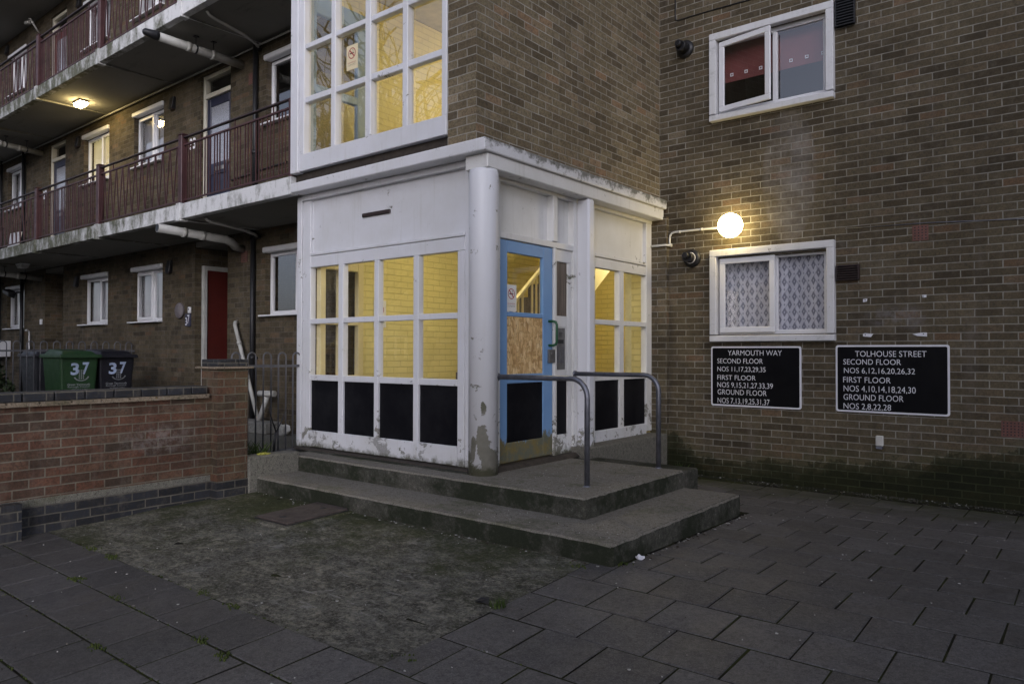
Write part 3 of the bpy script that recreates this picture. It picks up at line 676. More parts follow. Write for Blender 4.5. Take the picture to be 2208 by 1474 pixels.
# the two windows in the right hand wall
def wall_window(z0, z1, opened):
    x0, x1 = -3.505, -2.14; y = YR
    t = .078
    mb = MB()           # projecting concrete-look surround
    mb.box(x0, x1, y-.075, y+.10, z1-t, z1); mb.box(x0, x0+t, y-.075, y+.10, z0+t, z1-t); mb.box(x1-t, x1, y-.075, y+.10, z0+t, z1-t)
    mb.hexa([(x0, y-.078, z0), (x1, y-.078, z0), (x1, y+.1, z0), (x0, y+.1, z0)], [(x0, y-.078, z0+t-.012), (x1, y-.078, z0+t-.012), (x1, y+.1, z0+t), (x0, y+.1, z0+t)])
    w = mb.build('window', M_WFRAME, blk, bevel=.006)
    a, b, c, e = x0+t, x1-t, z0+t, z1-t; f = .05; xm = a+(b-a)*.535; yy = y+.03
    mb = MB(); mb.box(a, b, yy, yy+.05, c, c+f); mb.box(a, b, yy, yy+.05, e-f, e)
    for u, v in ((a, a+f), (xm-f/2, xm+f/2), (b-f, b)): mb.box(u, v, yy-.001, yy+.05, c+f, e-f)
    mb.build('frame', M_UPVC, w, bevel=.004)
    MB().quad((xm+f/2, yy+.02, c+f), (b-f, yy+.02, c+f), (b-f, yy+.02, e-f), (xm+f/2, yy+.02, e-f)).build('pane', M_GLASS_MID if opened else M_GLASS_DIM, w)
    # sash (left light), hinged on its left side
    sa, sb, sc_, se = a+f*.5, xm+.01, c+f*.5, e-f*.5; s = .062; ang = R(9) if opened else 0
    mb = MB(); yo = yy-.024
    mb.box(sa, sb, yo-.03, yo, sc_, sc_+s); mb.box(sa, sb, yo-.03, yo, se-s, se); mb.box(sa, sa+s, yo-.03, yo, sc_+s, se-s); mb.box(sb-s, sb, yo-.03, yo, sc_+s, se-s)
    pm = MB(); pm.quad((sa+s, yo-.012, sc_+s), (sb-s, yo-.012, sc_+s), (sb-s, yo-.012, se-s), (sa+s, yo-.012, se-s))
    for q in (mb, pm):
        q.v = [(sa+(x-sa)*math.cos(ang)+(yv-yo)*math.sin(ang), yo+(yv-yo)*math.cos(ang)-(x-sa)*math.sin(ang), z) for x, yv, z in q.v]
    sh = mb.build('sash', M_UPVC, w, bevel=.005); pm.build('pane', M_GLASS_DIM, w)
    return w, (a, b, c, e, yy)
w, (a, b, c, e, yy) = wall_window(1.492, 2.545, False)
m = MB(); n = 90
for i in range(n):
    u0, u1 = a+(b-a)*i/n, a+(b-a)*(i+1)/n; g = lambda k: yy+.085+.006*math.sin(k*.7)+.009*math.sin(k*.21+1)
    m.quad((u0, g(i), c), (u1, g(i+1), c), (u1, g(i+1), e), (u0, g(i), e))
m.sm = [True]*len(m.f); m.build('lace_curtain', M_LACE, w)
w2, (a, b, c, e, yy) = wall_window(4.035, 5.05, True)
M_REDROOM = plain('red_blind_cloth', (.17, .048, .046), .9, 0, .2, 2)
MB().box(a, b, yy+.14, yy+.15, c+.42, e).build('blind', M_REDROOM, w2)
mb = MB()
for i in range(7):
    x = a+.10+i*.17; zc = c+.50
    for q in ((x-.018, x+.018, zc+.010, zc+.018), (x-.018, x+.018, zc-.018, zc-.010), (x-.018, x-.010, zc-.010, zc+.010), (x+.010, x+.018, zc-.010, zc+.010)): mb.box(q[0], q[1], yy+.133, yy+.1395, q[2], q[3])
mb.build('blind_eyelets', M_SIGNWHITE, w2)

# ================================================================== STAIR TOWER (upper storeys)
tw = thing('stair_tower', (-5.5, 4.71, 3.1), 'brown brick stair tower with a tall white framed window above the porch', 'tower')
XT, YT = -4.175, 4.712
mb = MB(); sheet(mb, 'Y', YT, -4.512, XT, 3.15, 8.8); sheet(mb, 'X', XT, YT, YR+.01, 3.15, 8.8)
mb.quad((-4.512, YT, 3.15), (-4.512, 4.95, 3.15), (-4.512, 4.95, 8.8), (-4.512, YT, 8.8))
mb.build('wall', B_TOWER_LIT, tw)
mb = MB()
mb.hexa([(-6.86, 4.70, 3.094), (-4.066, 4.70, 3.094), (-4.066, 8.07, 3.094), (-6.86, 8.07, 3.094)], [(-6.86, 4.697, 3.197), (-4.063, 4.697, 3.206), (-4.063, 8.07, 3.206), (-6.86, 8.07, 3.197)])
mb.build('canopy_slab', M_SLAB, tw, bevel=.012, seg=2)
# tall window
zs = [(3.30, 3.48), (4.03, 4.092), (4.61, 4.665), (5.19, 5.25), (5.77, 5.83)]; X = [(-6.83, -6.62), (-6.17, -6.10), (-5.632, -5.55), (-5.096, -5.026), (-4.575, -4.513)]
mb = MB(); y0, y1 = 4.695, 4.79
mb.box(-6.83, -6.70, 4.672, y1+.05, 3.29, 6.4); mb.box(-6.70, -6.62, y0, y1, 3.48, 6.4)
for a, b in X[1:4]: mb.box(a, b, y0+.008, y1, 3.48, 6.4)
mb.box(X[4][0], X[4][1], y0, y1, 3.48, 6.4); mb.box(-6.70, X[4][1], y0-.004, y1, 3.30, 3.48)
for a, b in zip(X, X[1:]):
    for p, q in zs[1:]: mb.box(a[1], b[0], y0+.014, y1-.01, p, q)
wnd = mb.build('window', M_WHITE, tw, bevel=.006)
wnd['label'] = 'tall white timber stair window with twelve panes in view'
for a, b in zip(X, X[1:]):
    zz = zs+[(6.4, 6.4)]
    for p, q in zip(zz, zz[1:]):
        MB().quad((a[1], y1-.03, p[1]), (b[0], y1-.03, p[1]), (b[0], y1-.03, q[0]), (a[1], y1-.03, q[0])).build('pane', M_GLASS, wnd)
MB().box(-6.83, -4.52, 4.75, 4.80, 3.205, 3.30).build('gap_shade_strip', M_THRESH, tw)  # dark strip painting the shaded gap between slab and window
# upper stair hall: painted brick walls, side screen with glass, landing, ceiling
mb = MB()
sheet(mb, 'X', -6.70, 5.60, 10.2, 3.2, 5.55); mb.quad((-6.70, 10.2, 3.2), (-4.3, 10.2, 3.2), (-4.3, 10.2, 5.55), (-6.70, 10.2, 5.55)); sheet(mb, 'X', XT-.22, 4.95, 10.2, 3.2, 5.55)
sheet(mb, 'X', -6.70, 4.80, 5.60, 5.30, 5.55)
mb.quad((-4.512, 4.94, 3.2), (XT-.22, 4.94, 3.2), (XT-.22, 4.94, 5.55), (-4.512, 4.94, 5.55))
mb.build('hall_wall', B_YELLOW, tw)
MB().box(-6.84, -6.71, 5.60, 10.3, 3.2, 8.8).build('side_wall', B_LEFT_SHADED, tw)
mb = MB(); mb.box(-6.84, -4.2, 4.80, 10.3, 5.56, 5.72); mb.box(-6.84, -4.2, 4.8, 10.3, 8.7, 8.8); mb.build('ceiling', plain('cream_ceiling', (.62, .56, .36), .8), tw)
M_YFRAME = plain('cream_gloss_frame', (.74, .64, .36), .45, 0, .1, 4)
mb = MB(); x0, x1 = -6.76, -6.69
mb.box(x0, x1, 4.83, 4.91, 3.25, 5.30); mb.box(x0, x1, 5.48, 5.60, 3.25, 5.30); mb.box(x0, x1, 4.91, 5.48, 3.25, 3.36); mb.box(x0, x1, 4.91, 5.48, 5.10, 5.30); mb.box(x0, x1, 4.91, 5.48, 4.22, 4.31)
sd = mb.build('side_screen', plain('pale_blue_frame', (.30, .40, .50), .4, 0, .1, 3), tw, bevel=.005)
MB().quad((-6.72, 4.91, 3.36), (-6.72, 5.48, 3.36), (-6.72, 5.48, 5.10), (-6.72, 4.91, 5.10)).build('pane', M_GLASS, sd)

# ================================================================== ENTRANCE PORCH (ground floor of the tower)
po = thing('entrance_porch', (-5.5, 4.88, .3), 'white peeling timber entrance porch with glazed panes and corner column', 'porch')
YL, XD, ZL = 4.88, -4.25, .302
mb = MB(); mb.lathe([(.131, .29), (.131, 2.93), (.127, 2.955), (.12, 2.965)], (-4.215, 4.862, 0), 'Z', 40)
mb.build('column', M_COLUMN, po)
mb = MB(); mb.box(-4.36, -4.096, 4.775, 8.05, 2.965, 3.092); mb.build('beam', M_WHITE_DOORSIDE, po, bevel=.008)
# front (left) glazed screen
mb = MB()
mb.box(-6.985, -6.90, YL-.005, YL+.10, .31, 3.09); mb.box(-6.892, -6.75, YL+.004, YL+.08, .33, 3.03)
mb.box(-6.892, -4.40, YL-.02, YL+.10, 3.032, 3.094)
mb.box(-4.466, -4.40, YL+.012, YL+.09, .33, 3.03); mb.box(-4.40, -4.33, YL+.03, YL+.10, .33, 2.97)
mb.box(-6.75, -4.466, YL+.004, YL+.08, 2.42, 2.452); mb.box(-6.75, -4.466, YL+.008, YL+.08, 2.29, 2.414)
scr = mb.build('front_screen', M_WHITE, po, bevel=.005)
mb = MB(); mb.box(-6.75, -4.466, YL+.035, YL+.05, 2.452, 3.032); mb.build('fascia_panel', M_WHITE, po)
G = [(-6.744, -6.257), (-6.179, -5.687), (-5.624, -5.121), (-5.051, -4.553)]
mb = MB(); Zr = [(1.672, 1.728), (1.057, 1.118)]
for (a, b), (c, e) in zip(G, G[1:]): mb.box(b, c, YL-.002, YL+.07, .505, 2.29)
mb.box(-4.553, -4.468, YL+.008, YL+.07, .33, 2.288)
for a, b in G:
    for p, q in Zr: mb.box(a-.002, b+.002, YL+.003, YL+.07, p, q)
mb.build('glazing_bars', M_WHITE, scr, bevel=.005)
MB().box(-6.75, -4.555, YL-.004, YL+.07, .335, .512).build('bottom_rail', M_SILLRAIL, scr, bevel=.008)
for a, b in G:
    for p, q in ((1.728, 2.29), (1.118, 1.672)):
        MB().quad((a, YL+.04, p), (b, YL+.04, p), (b, YL+.04, q), (a, YL+.04, q)).build('pane', M_GLASS_DIM, scr)
    MB().box(a-.001, b+.001, YL+.026, YL+.04, .505, 1.06).build('black_panel', M_BLACK, scr)
MB().hexa([(-6.97, YL-.07, ZL), (-4.36, YL-.07, ZL), (-4.36, YL+.1, ZL), (-6.97, YL+.1, ZL)], [(-6.97, YL-.06, ZL+.018), (-4.36, YL-.06, ZL+.018), (-4.36, YL+.1, ZL+.034), (-6.97, YL+.1, ZL+.034)]).build('threshold_board', M_THRESH, po)
# door side: frame
mb = MB(); xa, xb = XD-.09, XD+.012
mb.box(xa, xb, 4.985, 5.122, ZL+.02, 2.965); mb.box(xa, xb-.004, 5.122, 6.385, 2.412, 2.472); mb.box(xa, xb-.006, 5.122, 6.385, 2.93, 2.964)
mb.box(xa, xb+.01, 5.936, 6.012, 2.472, 2.93); mb.box(xa, xb, 5.966, 6.012, ZL+.02, 2.412); mb.box(xa, xb-.002, 6.312, 6.387, ZL+.02, 2.93)
fr = mb.build('door_frame', M_WHITE_DOORSIDE, po, bevel=.005)
mb = MB(); mb.box(XD-.07, XD-.055, 5.122, 5.936, 2.472, 2.93); mb.box(XD-.07, XD-.055, 6.012, 6.312, 2.472, 2.93); mb.build('overhead_panels', M_WHITE_DOORSIDE, fr)
MB().box(-4.26, -4.10, 6.387, 6.50, .28, 2.964).build('pilaster', M_COLUMN, po, bevel=.02)
# side light beside the door
mb = MB(); sa, sb = XD-.05, XD-.012
mb.box(sa, sb, 6.012, 6.312, 2.285, 2.41); mb.box(sa, sb, 6.24, 6.312, ZL+.03, 2.285); mb.box(sa, sb, 6.012, 6.24, 1.62, 1.735); mb.box(sa, sb, 6.012, 6.24, 1.08, 1.185); mb.box(sa, sb, 6.012, 6.24, .33, .535)
mb.box(sa, sb-.004, 6.012, 6.24, 1.185, 1.62)
sl = mb.build('side_light', M_WHITE_DOORSIDE, po, bevel=.004)
MB().box(XD-.05, XD-.03, 6.012, 6.24, 1.735, 2.285).build('boarded_pane', M_BOARDWOOD, sl)
MB().box(XD-.05, XD-.03, 6.012, 6.24, .535, 1.08).build('black_panel', M_BLACK, sl)
# the blue door
mb = MB(); da, db = XD-.05, XD-.006; D0, D1 = 5.128, 5.960
mb.box(da, db, D0, 5.245, .352, 2.405); mb.box(da, db, 5.803, D1, .352, 2.405)
mb.box(da, db-.001, 5.245, 5.803, 2.292, 2.405); mb.box(da, db-.003, 5.245, 5.803, 1.70, 1.743); mb.box(da, db-.003, 5.245, 5.803, 1.077, 1.163); mb.box(da, db-.001, 5.245, 5.803, .352, .531)
door = mb.build('door', M_BLUE, po, bevel=.005); door['label'] = 'blue painted door boarded with chipboard and worn at its foot'
MB().quad((XD-.028, 5.245, 1.743), (XD-.028, 5.803, 1.743), (XD-.028, 5.803, 2.292), (XD-.028, 5.245, 2.292)).build('pane', M_GLASS_DIM, door)
MB().box(XD-.035, XD-.016, 5.245, 5.803, 1.163, 1.70).build('chipboard', M_OSB, door)
MB().box(XD-.035, XD-.018, 5.245, 5.803, .531, 1.077).build('black_panel', M_BLACK, door)
hy = 5.915
MB().tube([(XD-.02, hy-.02, 1.675), (XD+.035, hy, 1.675), (XD+.058, hy+.012, 1.665), (XD+.068, hy+.015, 1.64), (XD+.068, hy+.015, 1.47), (XD+.058, hy+.012, 1.445), (XD+.035, hy, 1.435), (XD-.02, hy-.02, 1.435)], .0135, 12).build('handle', M_GREEN, door)
mb = MB(); mb.box(XD-.01, XD+.014, 5.875, 5.985, 1.262, 1.395); mb.lathe([(.012, 0), (.012, .008), (.004, .012)], (XD+.014, 5.915, 1.355), 'X', 12)
mb.build('lock_plate', M_STEEL, door, bevel=.003)
mb = MB()
for z in (.62, 1.35, 2.12): mb.tube([(XD+.004, 5.124, z), (XD+.004, 5.124, z+.1)], .009, 8)
mb.build('hinge', M_BLUE, door)
MB().hexa([(XD-.08, 5.0, ZL), (XD+.10, 5.0, ZL), (XD+.10, 6.4, ZL), (XD-.08, 6.4, ZL)], [(XD-.08, 5.0, ZL+.042), (XD+.05, 5.0, ZL+.036), (XD+.05, 6.4, ZL+.036), (XD-.08, 6.4, ZL+.042)]).build('threshold_board', M_THRESH, po, bevel=.004)
# right glazed screen
mb = MB(); xa, xb = XD-.075, XD
mb.box(xa, xb, 6.50, 6.747, .42, 2.93); mb.box(xa, xb, 7.895, 8.03, .42, 2.93); mb.box(xa, xb+.006, 6.50, 8.03, 2.925, 2.966); mb.box(xa, xb-.004, 6.747, 7.895, 2.29, 2.40); mb.box(xa, xb, 6.747, 7.895, 2.41, 2.448)
ss = mb.build('side_screen', M_WHITE_DOORSIDE, po, bevel=.005)
mb = MB(); mb.box(xa, xb-.003, 7.269, 7.368, .51, 2.29)
for a, b in ((6.747, 7.269), (7.368, 7.895)):
    for p, q in Zr: mb.box(xa, xb-.002, a, b, p, q)
mb.build('glazing_bars', M_WHITE_DOORSIDE, ss, bevel=.004)
MB().box(XD-.07, XD-.05, 6.747, 7.895, 2.448, 2.926).build('fascia_panel', M_WHITE_DOORSIDE, ss)
MB().box(xa, xb+.004, 6.747, 7.895, .385, .515).build('bottom_rail', M_SILLRAIL, ss, bevel=.008)
for a, b in ((6.747, 7.269), (7.368, 7.895)):
    for p, q in ((1.728, 2.29), (1.118, 1.672)): MB().quad((XD-.04, a, p), (XD-.04, b, p), (XD-.04, b, q), (XD-.04, a, q)).build('pane', M_GLASS_DIM, ss)
    MB().box(XD-.042, XD-.025, a, b, .51, 1.06).build('black_panel', M_BLACK, ss)
MB().box(-4.27, -4.05, 8.028, 8.10, -.1, 3.0).build('pier', B_MAIN, po)
MB().box(-4.30, -4.04, 6.30, 8.028, .0, .395).build('plinth', M_KERB, po, bevel=.01)
MB().box(-6.98, -4.26, 4.95, 10.3, .2, .315).build('hall_floor', plain('hall_floor_paint', (.11, .09, .075), .6), po)
# hall: painted brick walls and the side screen looking out to the flats
mb = MB(); sheet(mb, 'X', -6.70, 5.58, 10.2, .3, 3.1); mb.quad((-6.7, 10.2, .3), (-4.0, 10.2, .3), (-4.0, 10.2, 3.1), (-6.7, 10.2, 3.1)); sheet(mb, 'X', -4.22, 8.1, 10.2, .3, 3.1); mb.quad((-4.27, 8.03, .3), (-4.53, 8.03, .3), (-4.53, 8.03, 3.1), (-4.27, 8.03, 3.1)); sheet(mb, 'X', -6.70, 4.97, 5.58, 2.42, 3.1)
sheet(mb, 'X', -6.70, 4.97, 5.58, .3, 1.02)
mb.build('hall_wall', B_YELLOW, po)
MB().box(-6.84, -6.71, 5.62, 10.3, .2, 3.1).build('side_wall', B_LEFT_SHADED, po)
MB().box(-4.62, -4.53, 8.03, 8.45, .3, 3.09).build('hall_pier', plain('cream_plaster', (.76, .70, .42), .6), po)
mb = MB(); x0, x1 = -6.755, -6.685
mb.box(x0, x1, 4.97, 5.045, 1.02, 2.42); mb.box(x0, x1, 5.50, 5.58, 1.02, 2.42); mb.box(x0, x1, 5.23, 5.275, 1.10, 2.29)
mb.box(x0, x1, 5.045, 5.50, 1.02, 1.10); mb.box(x0, x1, 5.045, 5.50, 2.29, 2.42); mb.box(x0, x1, 5.045, 5.50, 1.67, 1.735)
sd = mb.build('hall_screen', M_YFRAME, po, bevel=.005)
MB().quad((-6.72, 5.0, 1.1), (-6.72, 5.52, 1.1), (-6.72, 5.52, 2.29), (-6.72, 5.0, 2.29)).build('pane', M_GLASS_DIM, sd)
# slot on the fascia panel, and the lead stain of the removed sign
tag(MB().box(-5.90, -5.48, YL+.012, YL+.034, 2.748, 2.786).build('name_bar', M_DKBROWN, None, bevel=.004), 'thin dark brown bar fixed across the white porch fascia', 'bar')

# staircase in the hall
st = thing('staircase', (-6.0, 6.0, .3), 'cream painted staircase with a balustrade inside the porch', 'stairs')
M_STAIR = plain('cream_stair_soffit', (.78, .73, .50), .6, 0, .06, 2)
sl_ = .815; y0 = 5.95
mb = MB(); nst = 13; ri = .2; go = ri/sl_
for i in range(nst):
    mb.box(-6.25, -5.42, y0+i*go, y0+(i+1)*go+.02, .315+i*ri-.02, .315+(i+1)*ri)
mb.build('flight', plain('stair_tread', (.12, .10, .085), .7), st)
za = lambda y: .315+(y-y0)*sl_
mb = MB(); mb.prism([(y0+.15, .315), (y0+.02, .315), (y0+.02, .56), (y0+nst*go, za(y0+nst*go)+.10), (y0+nst*go, za(y0+nst*go)-.26)], -5.44, -5.40, 'X'); mb.hexa([(-6.25, y0+.35, .32), (-5.44, y0+.35, .32), (-5.44, y0+nst*go, za(y0+nst*go)-.26), (-6.25, y0+nst*go, za(y0+nst*go)-.26)], [(-6.25, y0+.1, .36), (-5.44, y0+.1, .36), (-5.44, y0+nst*go, za(y0+nst*go)-.17), (-6.25, y0+nst*go, za(y0+nst*go)-.17)]); mb.build('stringer', M_STAIR, st)
mb = MB(); hr = lambda y: 2.025+(y-6.856)*sl_
mb.hexa([(-5.43, y0-.05, hr(y0-.05)-.03), (-5.38, y0-.05, hr(y0-.05)-.03), (-5.38, 9.2, hr(9.2)-.03), (-5.43, 9.2, hr(9.2)-.03)], [(-5.43, y0-.05, hr(y0-.05)+.02), (-5.38, y0-.05, hr(y0-.05)+.02), (-5.38, 9.2, hr(9.2)+.02), (-5.43, 9.2, hr(9.2)+.02)])
mb.build('banister', M_YFRAME, st, bevel=.006)
ys_ = []; y = y0+.1
while y < 9: ys_ += [y, y+.085, y+.17]; y += .36
for y in ys_: MB().box(-5.415, -5.395, y, y+.02, za(y)+.05, hr(y)-.02).build('baluster', M_YFRAME, st)
MB().box(-5.45, -5.37, y0-.1, y0-.02, .31, 1.24).build('newel', M_STEEL, st, bevel=.006)

# hall lamps (ceiling fittings that light the stair, ground and first floor)
def hall_lamp(loc, power, label):
    o = thing('hall_lamp', loc, label, 'lamp', 'ceiling lamps of the stair hall')
    x, y, z = loc
    mb = MB(); mb.lathe([(.12, -.005), (.12, -.03), (.10, -.045)], (x, y, z), 'Z', 20); mb.build('backplate', M_UPVC, o)
    mb = MB(); mb.lathe([(.10, -.045), (.10, -.06), (.08, -.085), (.04, -.10), (.001, -.103)], (x, y, z), 'Z', 20); mb.build('diffuser', emis('hall_diffuser', (1, .87, .54), power), o)
hall_lamp((-5.35, 6.25, 3.09), 150., 'round lit ceiling lamp in the ground floor hall')
hall_lamp((-4.85, 9.25, 3.09), 180., 'round lit ceiling lamp beside the stair flight')
hall_lamp((-4.9, 7.9, 5.555), 360., 'round lit ceiling lamp on the first floor landing')
MB().box(-6.70, -4.22, 8.075, 10.2, 3.096, 3.19).build('hall_ceiling', M_STAIR, po)

# ================================================================== STEPS AND HANDRAILS
stp = thing('entrance_steps', (-4, 4.6, 0), 'two wide mossy concrete steps wrapping round the porch', 'steps')
def stepbox(name, x0, x1, y0, y1, z0, z1):
    mb = MB(); mb.m = 0
    n = 40; rn = random.Random(int(z1*1000))
    # front (-Y) and right (+X) nosing with slight wear, top sheet, risers
    def wob(): return rn.uniform(-.004, .004) - (rn.uniform(0, .012) if rn.random() < .12 else 0)
    fx = [x0+(x1-x0)*i/n for i in range(n+1)]; fy = [y0+(y1-y0)*i/n for i in range(n+1)]
    c = .014
    fr = [(x, y0+c+wob()*.5, z1+wob()*.3) for x in fx]; fr[-1] = (x1-c, y0+c, z1)
    rg = [(x1-c+wob()*.5, y, z1+wob()*.3) for y in fy]; rg[0] = fr[-1]
    bk = [(x, y1, z1) for x in fx]; bk[-1] = rg[-1]
    i0 = len(mb.v); mb.v += fr + bk
    for i in range(n): mb.face((i0+i, i0+i+1, i0+n+1+i+1, i0+n+1+i), True)
    # right wedge between x1-c line is covered by the last column; edges and risers:
    def ed(top, off, low):
        e1 = [(p[0]+off[0]*c, p[1]+off[1]*c, z1-c+wob()*.6) for p in top]; e2 = [(p[0], p[1], low) for p in e1]
        i = len(mb.v); mb.v += top + e1 + e2; k = len(top)
        for q in range(k-1):
            mb.m = 0; mb.face((i+q, i+q+1, i+k+q+1, i+k+q), True)
            mb.m = 1; mb.face((i+k+q, i+k+q+1, i+2*k+q+1, i+2*k+q), True)
        mb.m = 0
    ed(fr, (0, -1), z0); ed(rg, (1, 0), z0)
    mb.quad((x1-c, y0+c, z1), (x1-c, y0, z1-c), (x1, y0+c, z1-c))
    mb.m = 1; mb.quad((x1-c, y0, z1-c), (x1-c, y0, z0), (x1, y0+c, z0), (x1, y0+c, z1-c))
    mb.quad((x0, y0, z0), (x0, y1, z0), (x0, y1, z1), (x0, y0, z1)); mb.quad((x0, y1, z0), (x1, y1, z0), (x1, y1, z1), (x0, y1, z1))
    return mb.build(name, [M_STEP, M_RISER], stp)
stepbox('lower_step', -6.52, -2.42, 4.048, 6.17, -.12, .144)
stepbox('landing', -6.62, -2.94, 4.526, 6.15, -.1, .302)
MB().box(-4.2, -2.945, 6.15, 6.48, -.1, .285).build('side_block', M_RISER, stp, bevel=.012)
MB().box(-6.62, -6.43, 3.955, 4.53, -.05, .345).build('end_kerb', M_KERB, stp, bevel=.012)
MB().box(-6.64, -4.3, 4.75, 4.87, .29, .309).build('mortar_fillet', M_RISER, stp, bevel=.004)

def handrail(y, label):
    o = thing('handrail', (-3.18, y, ZL), label, 'handrail', 'grey tube handrails beside the porch door')
    z = 1.152; r = .0225; pts = [(-4.10, y, z), (-3.33, y, z+.004)]
    for k in range(1, 8):
        a = k/8*math.pi/2; pts.append((-3.33+.15*math.sin(a), y, z-.15+.15*math.cos(a)+.004))
    pts += [(-3.18, y, z-.15), (-3.182, y, ZL+.002)]
    MB().tube(pts, r, 14).build('rail', M_GALV, o)
    mb = MB(); mb.lathe([(.034, 0), (.034, .012), (.026, .014)], (-4.112, y, z), 'X', 16); mb.lathe([(.03, .0), (.03, .004), (.0235, .012)], (-3.182, y, ZL-.002), 'Z', 16)
    mb.build('collar', M_GALV, o)
handrail(4.93, 'bent grey tube handrail in front of the blue door, fixed to the round column')
handrail(6.14, 'bent grey tube handrail on the far side of the door by the right panes')

# ================================================================== GARDEN WALL, RAILINGS
gw = thing('garden_wall', (-6.6, 3, 0), 'low weathered red brick garden wall with dark brick coping and end pier', 'wall')
mb = MB(); mb.box(-6.79, -6.57, -.2, 3.645, -.3, .935); mb.build('brickwork', B_GARDEN, gw)
mb = MB(); mb.box(-6.80, -6.562, 1.2, 3.636, -.2, .149); mb.build('plinth', B_BLUE, gw)
mb = MB(); mb.box(-6.798, -6.566, 1.2, 3.636, .149, .205); mb.build('render_band', M_KERB, gw)
mb = MB()
rn = random.Random(4); y = -.2
while y < 3.5:
    mb.box(-6.83, -6.53, y, min(y+.226, 3.60), .935, .953); mb.box(-6.825, -6.527+rn.uniform(-.006, .006), y+.1, min(y+.31, 3.60), .953, .970); y += .23
M_TILE = mk_concrete('mossy_tile', (.21, .15, .10), (.30, .255, .19), (.06, .062, .028), .5, .2)
mb.build('tile_course', M_TILE, gw)
mb = MB(); y = -.2
while y < 3.58:
    mb.box(-6.80, -6.56, y+.004, min(y+.221, 3.60), .972, 1.045); y += .228
mb.build('coping', B_BLUE, gw, bevel=.005)
MB().box(-6.86, -6.452, 1.3, 2.048, -.4, .20).build('plinth_return', B_BLUE, gw)
a, b, h = 3.64, 3.952, 1.205
MB().box(-6.745, -6.452, a, b, -.3, h).build('pier', B_GARDEN, gw)
MB().box(-6.755, -6.444, a-.006, b+.006, -.2, .149).build('pier_plinth', B_BLUE, gw)
MB().box(-6.79, -6.408, a-.042, b+.04, h, h+.021).build('pier_tile', M_TILE, gw, bevel=.004)
mb = MB(); mb.box(-6.75, -6.447, a+.003, a+.213, h+.022, h+.09); mb.box(-6.75, -6.447, a+.221, b, h+.022, h+.09)
mb.build('pier_cap', B_BLUE, gw, bevel=.005)

def hoop_fence(label, x, y0, y1, n, zb, zt, zbar, hw):
    o = thing('hoop_fence', (x, y0, zb), label, 'fence', 'hoop topped railings')
    p = (y1-y0)/n; r = .0085
    for k in range(n):
        c = y0+p*(k+.5); pts = [(x, c-hw, zb)]
        pts += [(x, c-hw, zt-hw)] + [(x, c-hw*math.cos(math.pi*q/8), zt-hw+hw*math.sin(math.pi*q/8)) for q in range(1, 8)] + [(x, c+hw, zt-hw), (x, c+hw, zb)]
        MB().tube(pts, r, 8).build('hoop', M_FENCE, o)
    MB().box(x-.004, x+.004, y0-.02, y1+.02, zbar-.014, zbar+.014).build('top_bar', M_FENCE, o)
    MB().box(x-.004, x+.004, y0-.02, y1+.02, zb+.0, zb+.03).build('bottom_bar', M_FENCE, o)
hoop_fence('short grey hoop topped railing between brick pier and porch', -6.93, 4.016, 4.93, 5, .28, 1.358, 1.214, .047)
hoop_fence('long grey hoop topped railing behind the wheelie bins', -13.1, 3.04, 5.84, 15, .30, 1.526, 1.375, .049)

def balcony_rail(label, zt, x1, first_zig):
    o = thing('balcony_railing', (-9.3, 4.76, zt), label, 'railing', 'balcony railings of the flats')
    Y = 4.752
    for x in POSTX:
        mb = MB(); mb.box(x-.045, x+.05, Y-.045, Y+.045, zt+.012, zt+.905); mb.box(x-.05, x+.055, Y-.05, Y+.05, zt+.905, zt+.925)
        mb.build('post', M_MAROON, o, bevel=.008)
    if x1 > -7: MB().box(x1-.05, x1, Y-.045, Y+.045, zt-.02, zt+.87).build('post', M_MAROON, o, bevel=.006)
    ends = [x1] + POSTX
    rn = random.Random(5)
    for k, (b, a) in enumerate(zip(ends, ends[1:])):
        lo, hi = a+.05, b-.045
        mb = MB(); mb.box(lo, hi, Y-.022, Y+.022, zt+.862, zt+.882); mb.build('handrail', M_MAROON_DK, o, bevel=.004)
        mb = MB(); mb.box(lo, hi, Y-.014, Y+.014, zt+.765, zt+.785); mb.box(lo, hi, Y-.012, Y+.012, zt+.045, zt+.063)
        zig = (k % 2 == 1) == first_zig; w = .0062
        z0, z1 = zt+.063, zt+.765
        if zig:
            n = 24; st_ = (hi-lo)/n
            for i in range(n):
                s = 1 if i % 2 else -1; xm = lo+(i+.5)*st_
                dx = .42*st_*s
                mb.hexa([(xm+dx-w, Y-w, z0), (xm+dx+w, Y-w, z0), (xm+dx+w, Y+w, z0), (xm+dx-w, Y+w, z0)], [(xm-dx-w, Y-w, z1), (xm-dx+w, Y-w, z1), (xm-dx+w, Y+w, z1), (xm-dx-w, Y+w, z1)])
        else:
            x = lo+.05; i = 0
            while x < hi-.02:
                mb.box(x-w, x+w, Y-w, Y+w, z0, z1); x += (.062, .062, .105)[i % 3]; i += 1
        # short studs between the two upper rails
        x = lo+.4
        while x < hi: mb.box(x-.006, x+.006, Y-.006, Y+.006, zt+.785, zt+.862); x += .8
        mb.build('baluster_panel', M_MAROON, o)
balcony_rail('dark maroon balcony railing with white slab edge below it, first floor', 3.28, -6.868, True)
balcony_rail('dark maroon balcony railing of the upper access balcony, second floor', 5.945, -6.868, True)

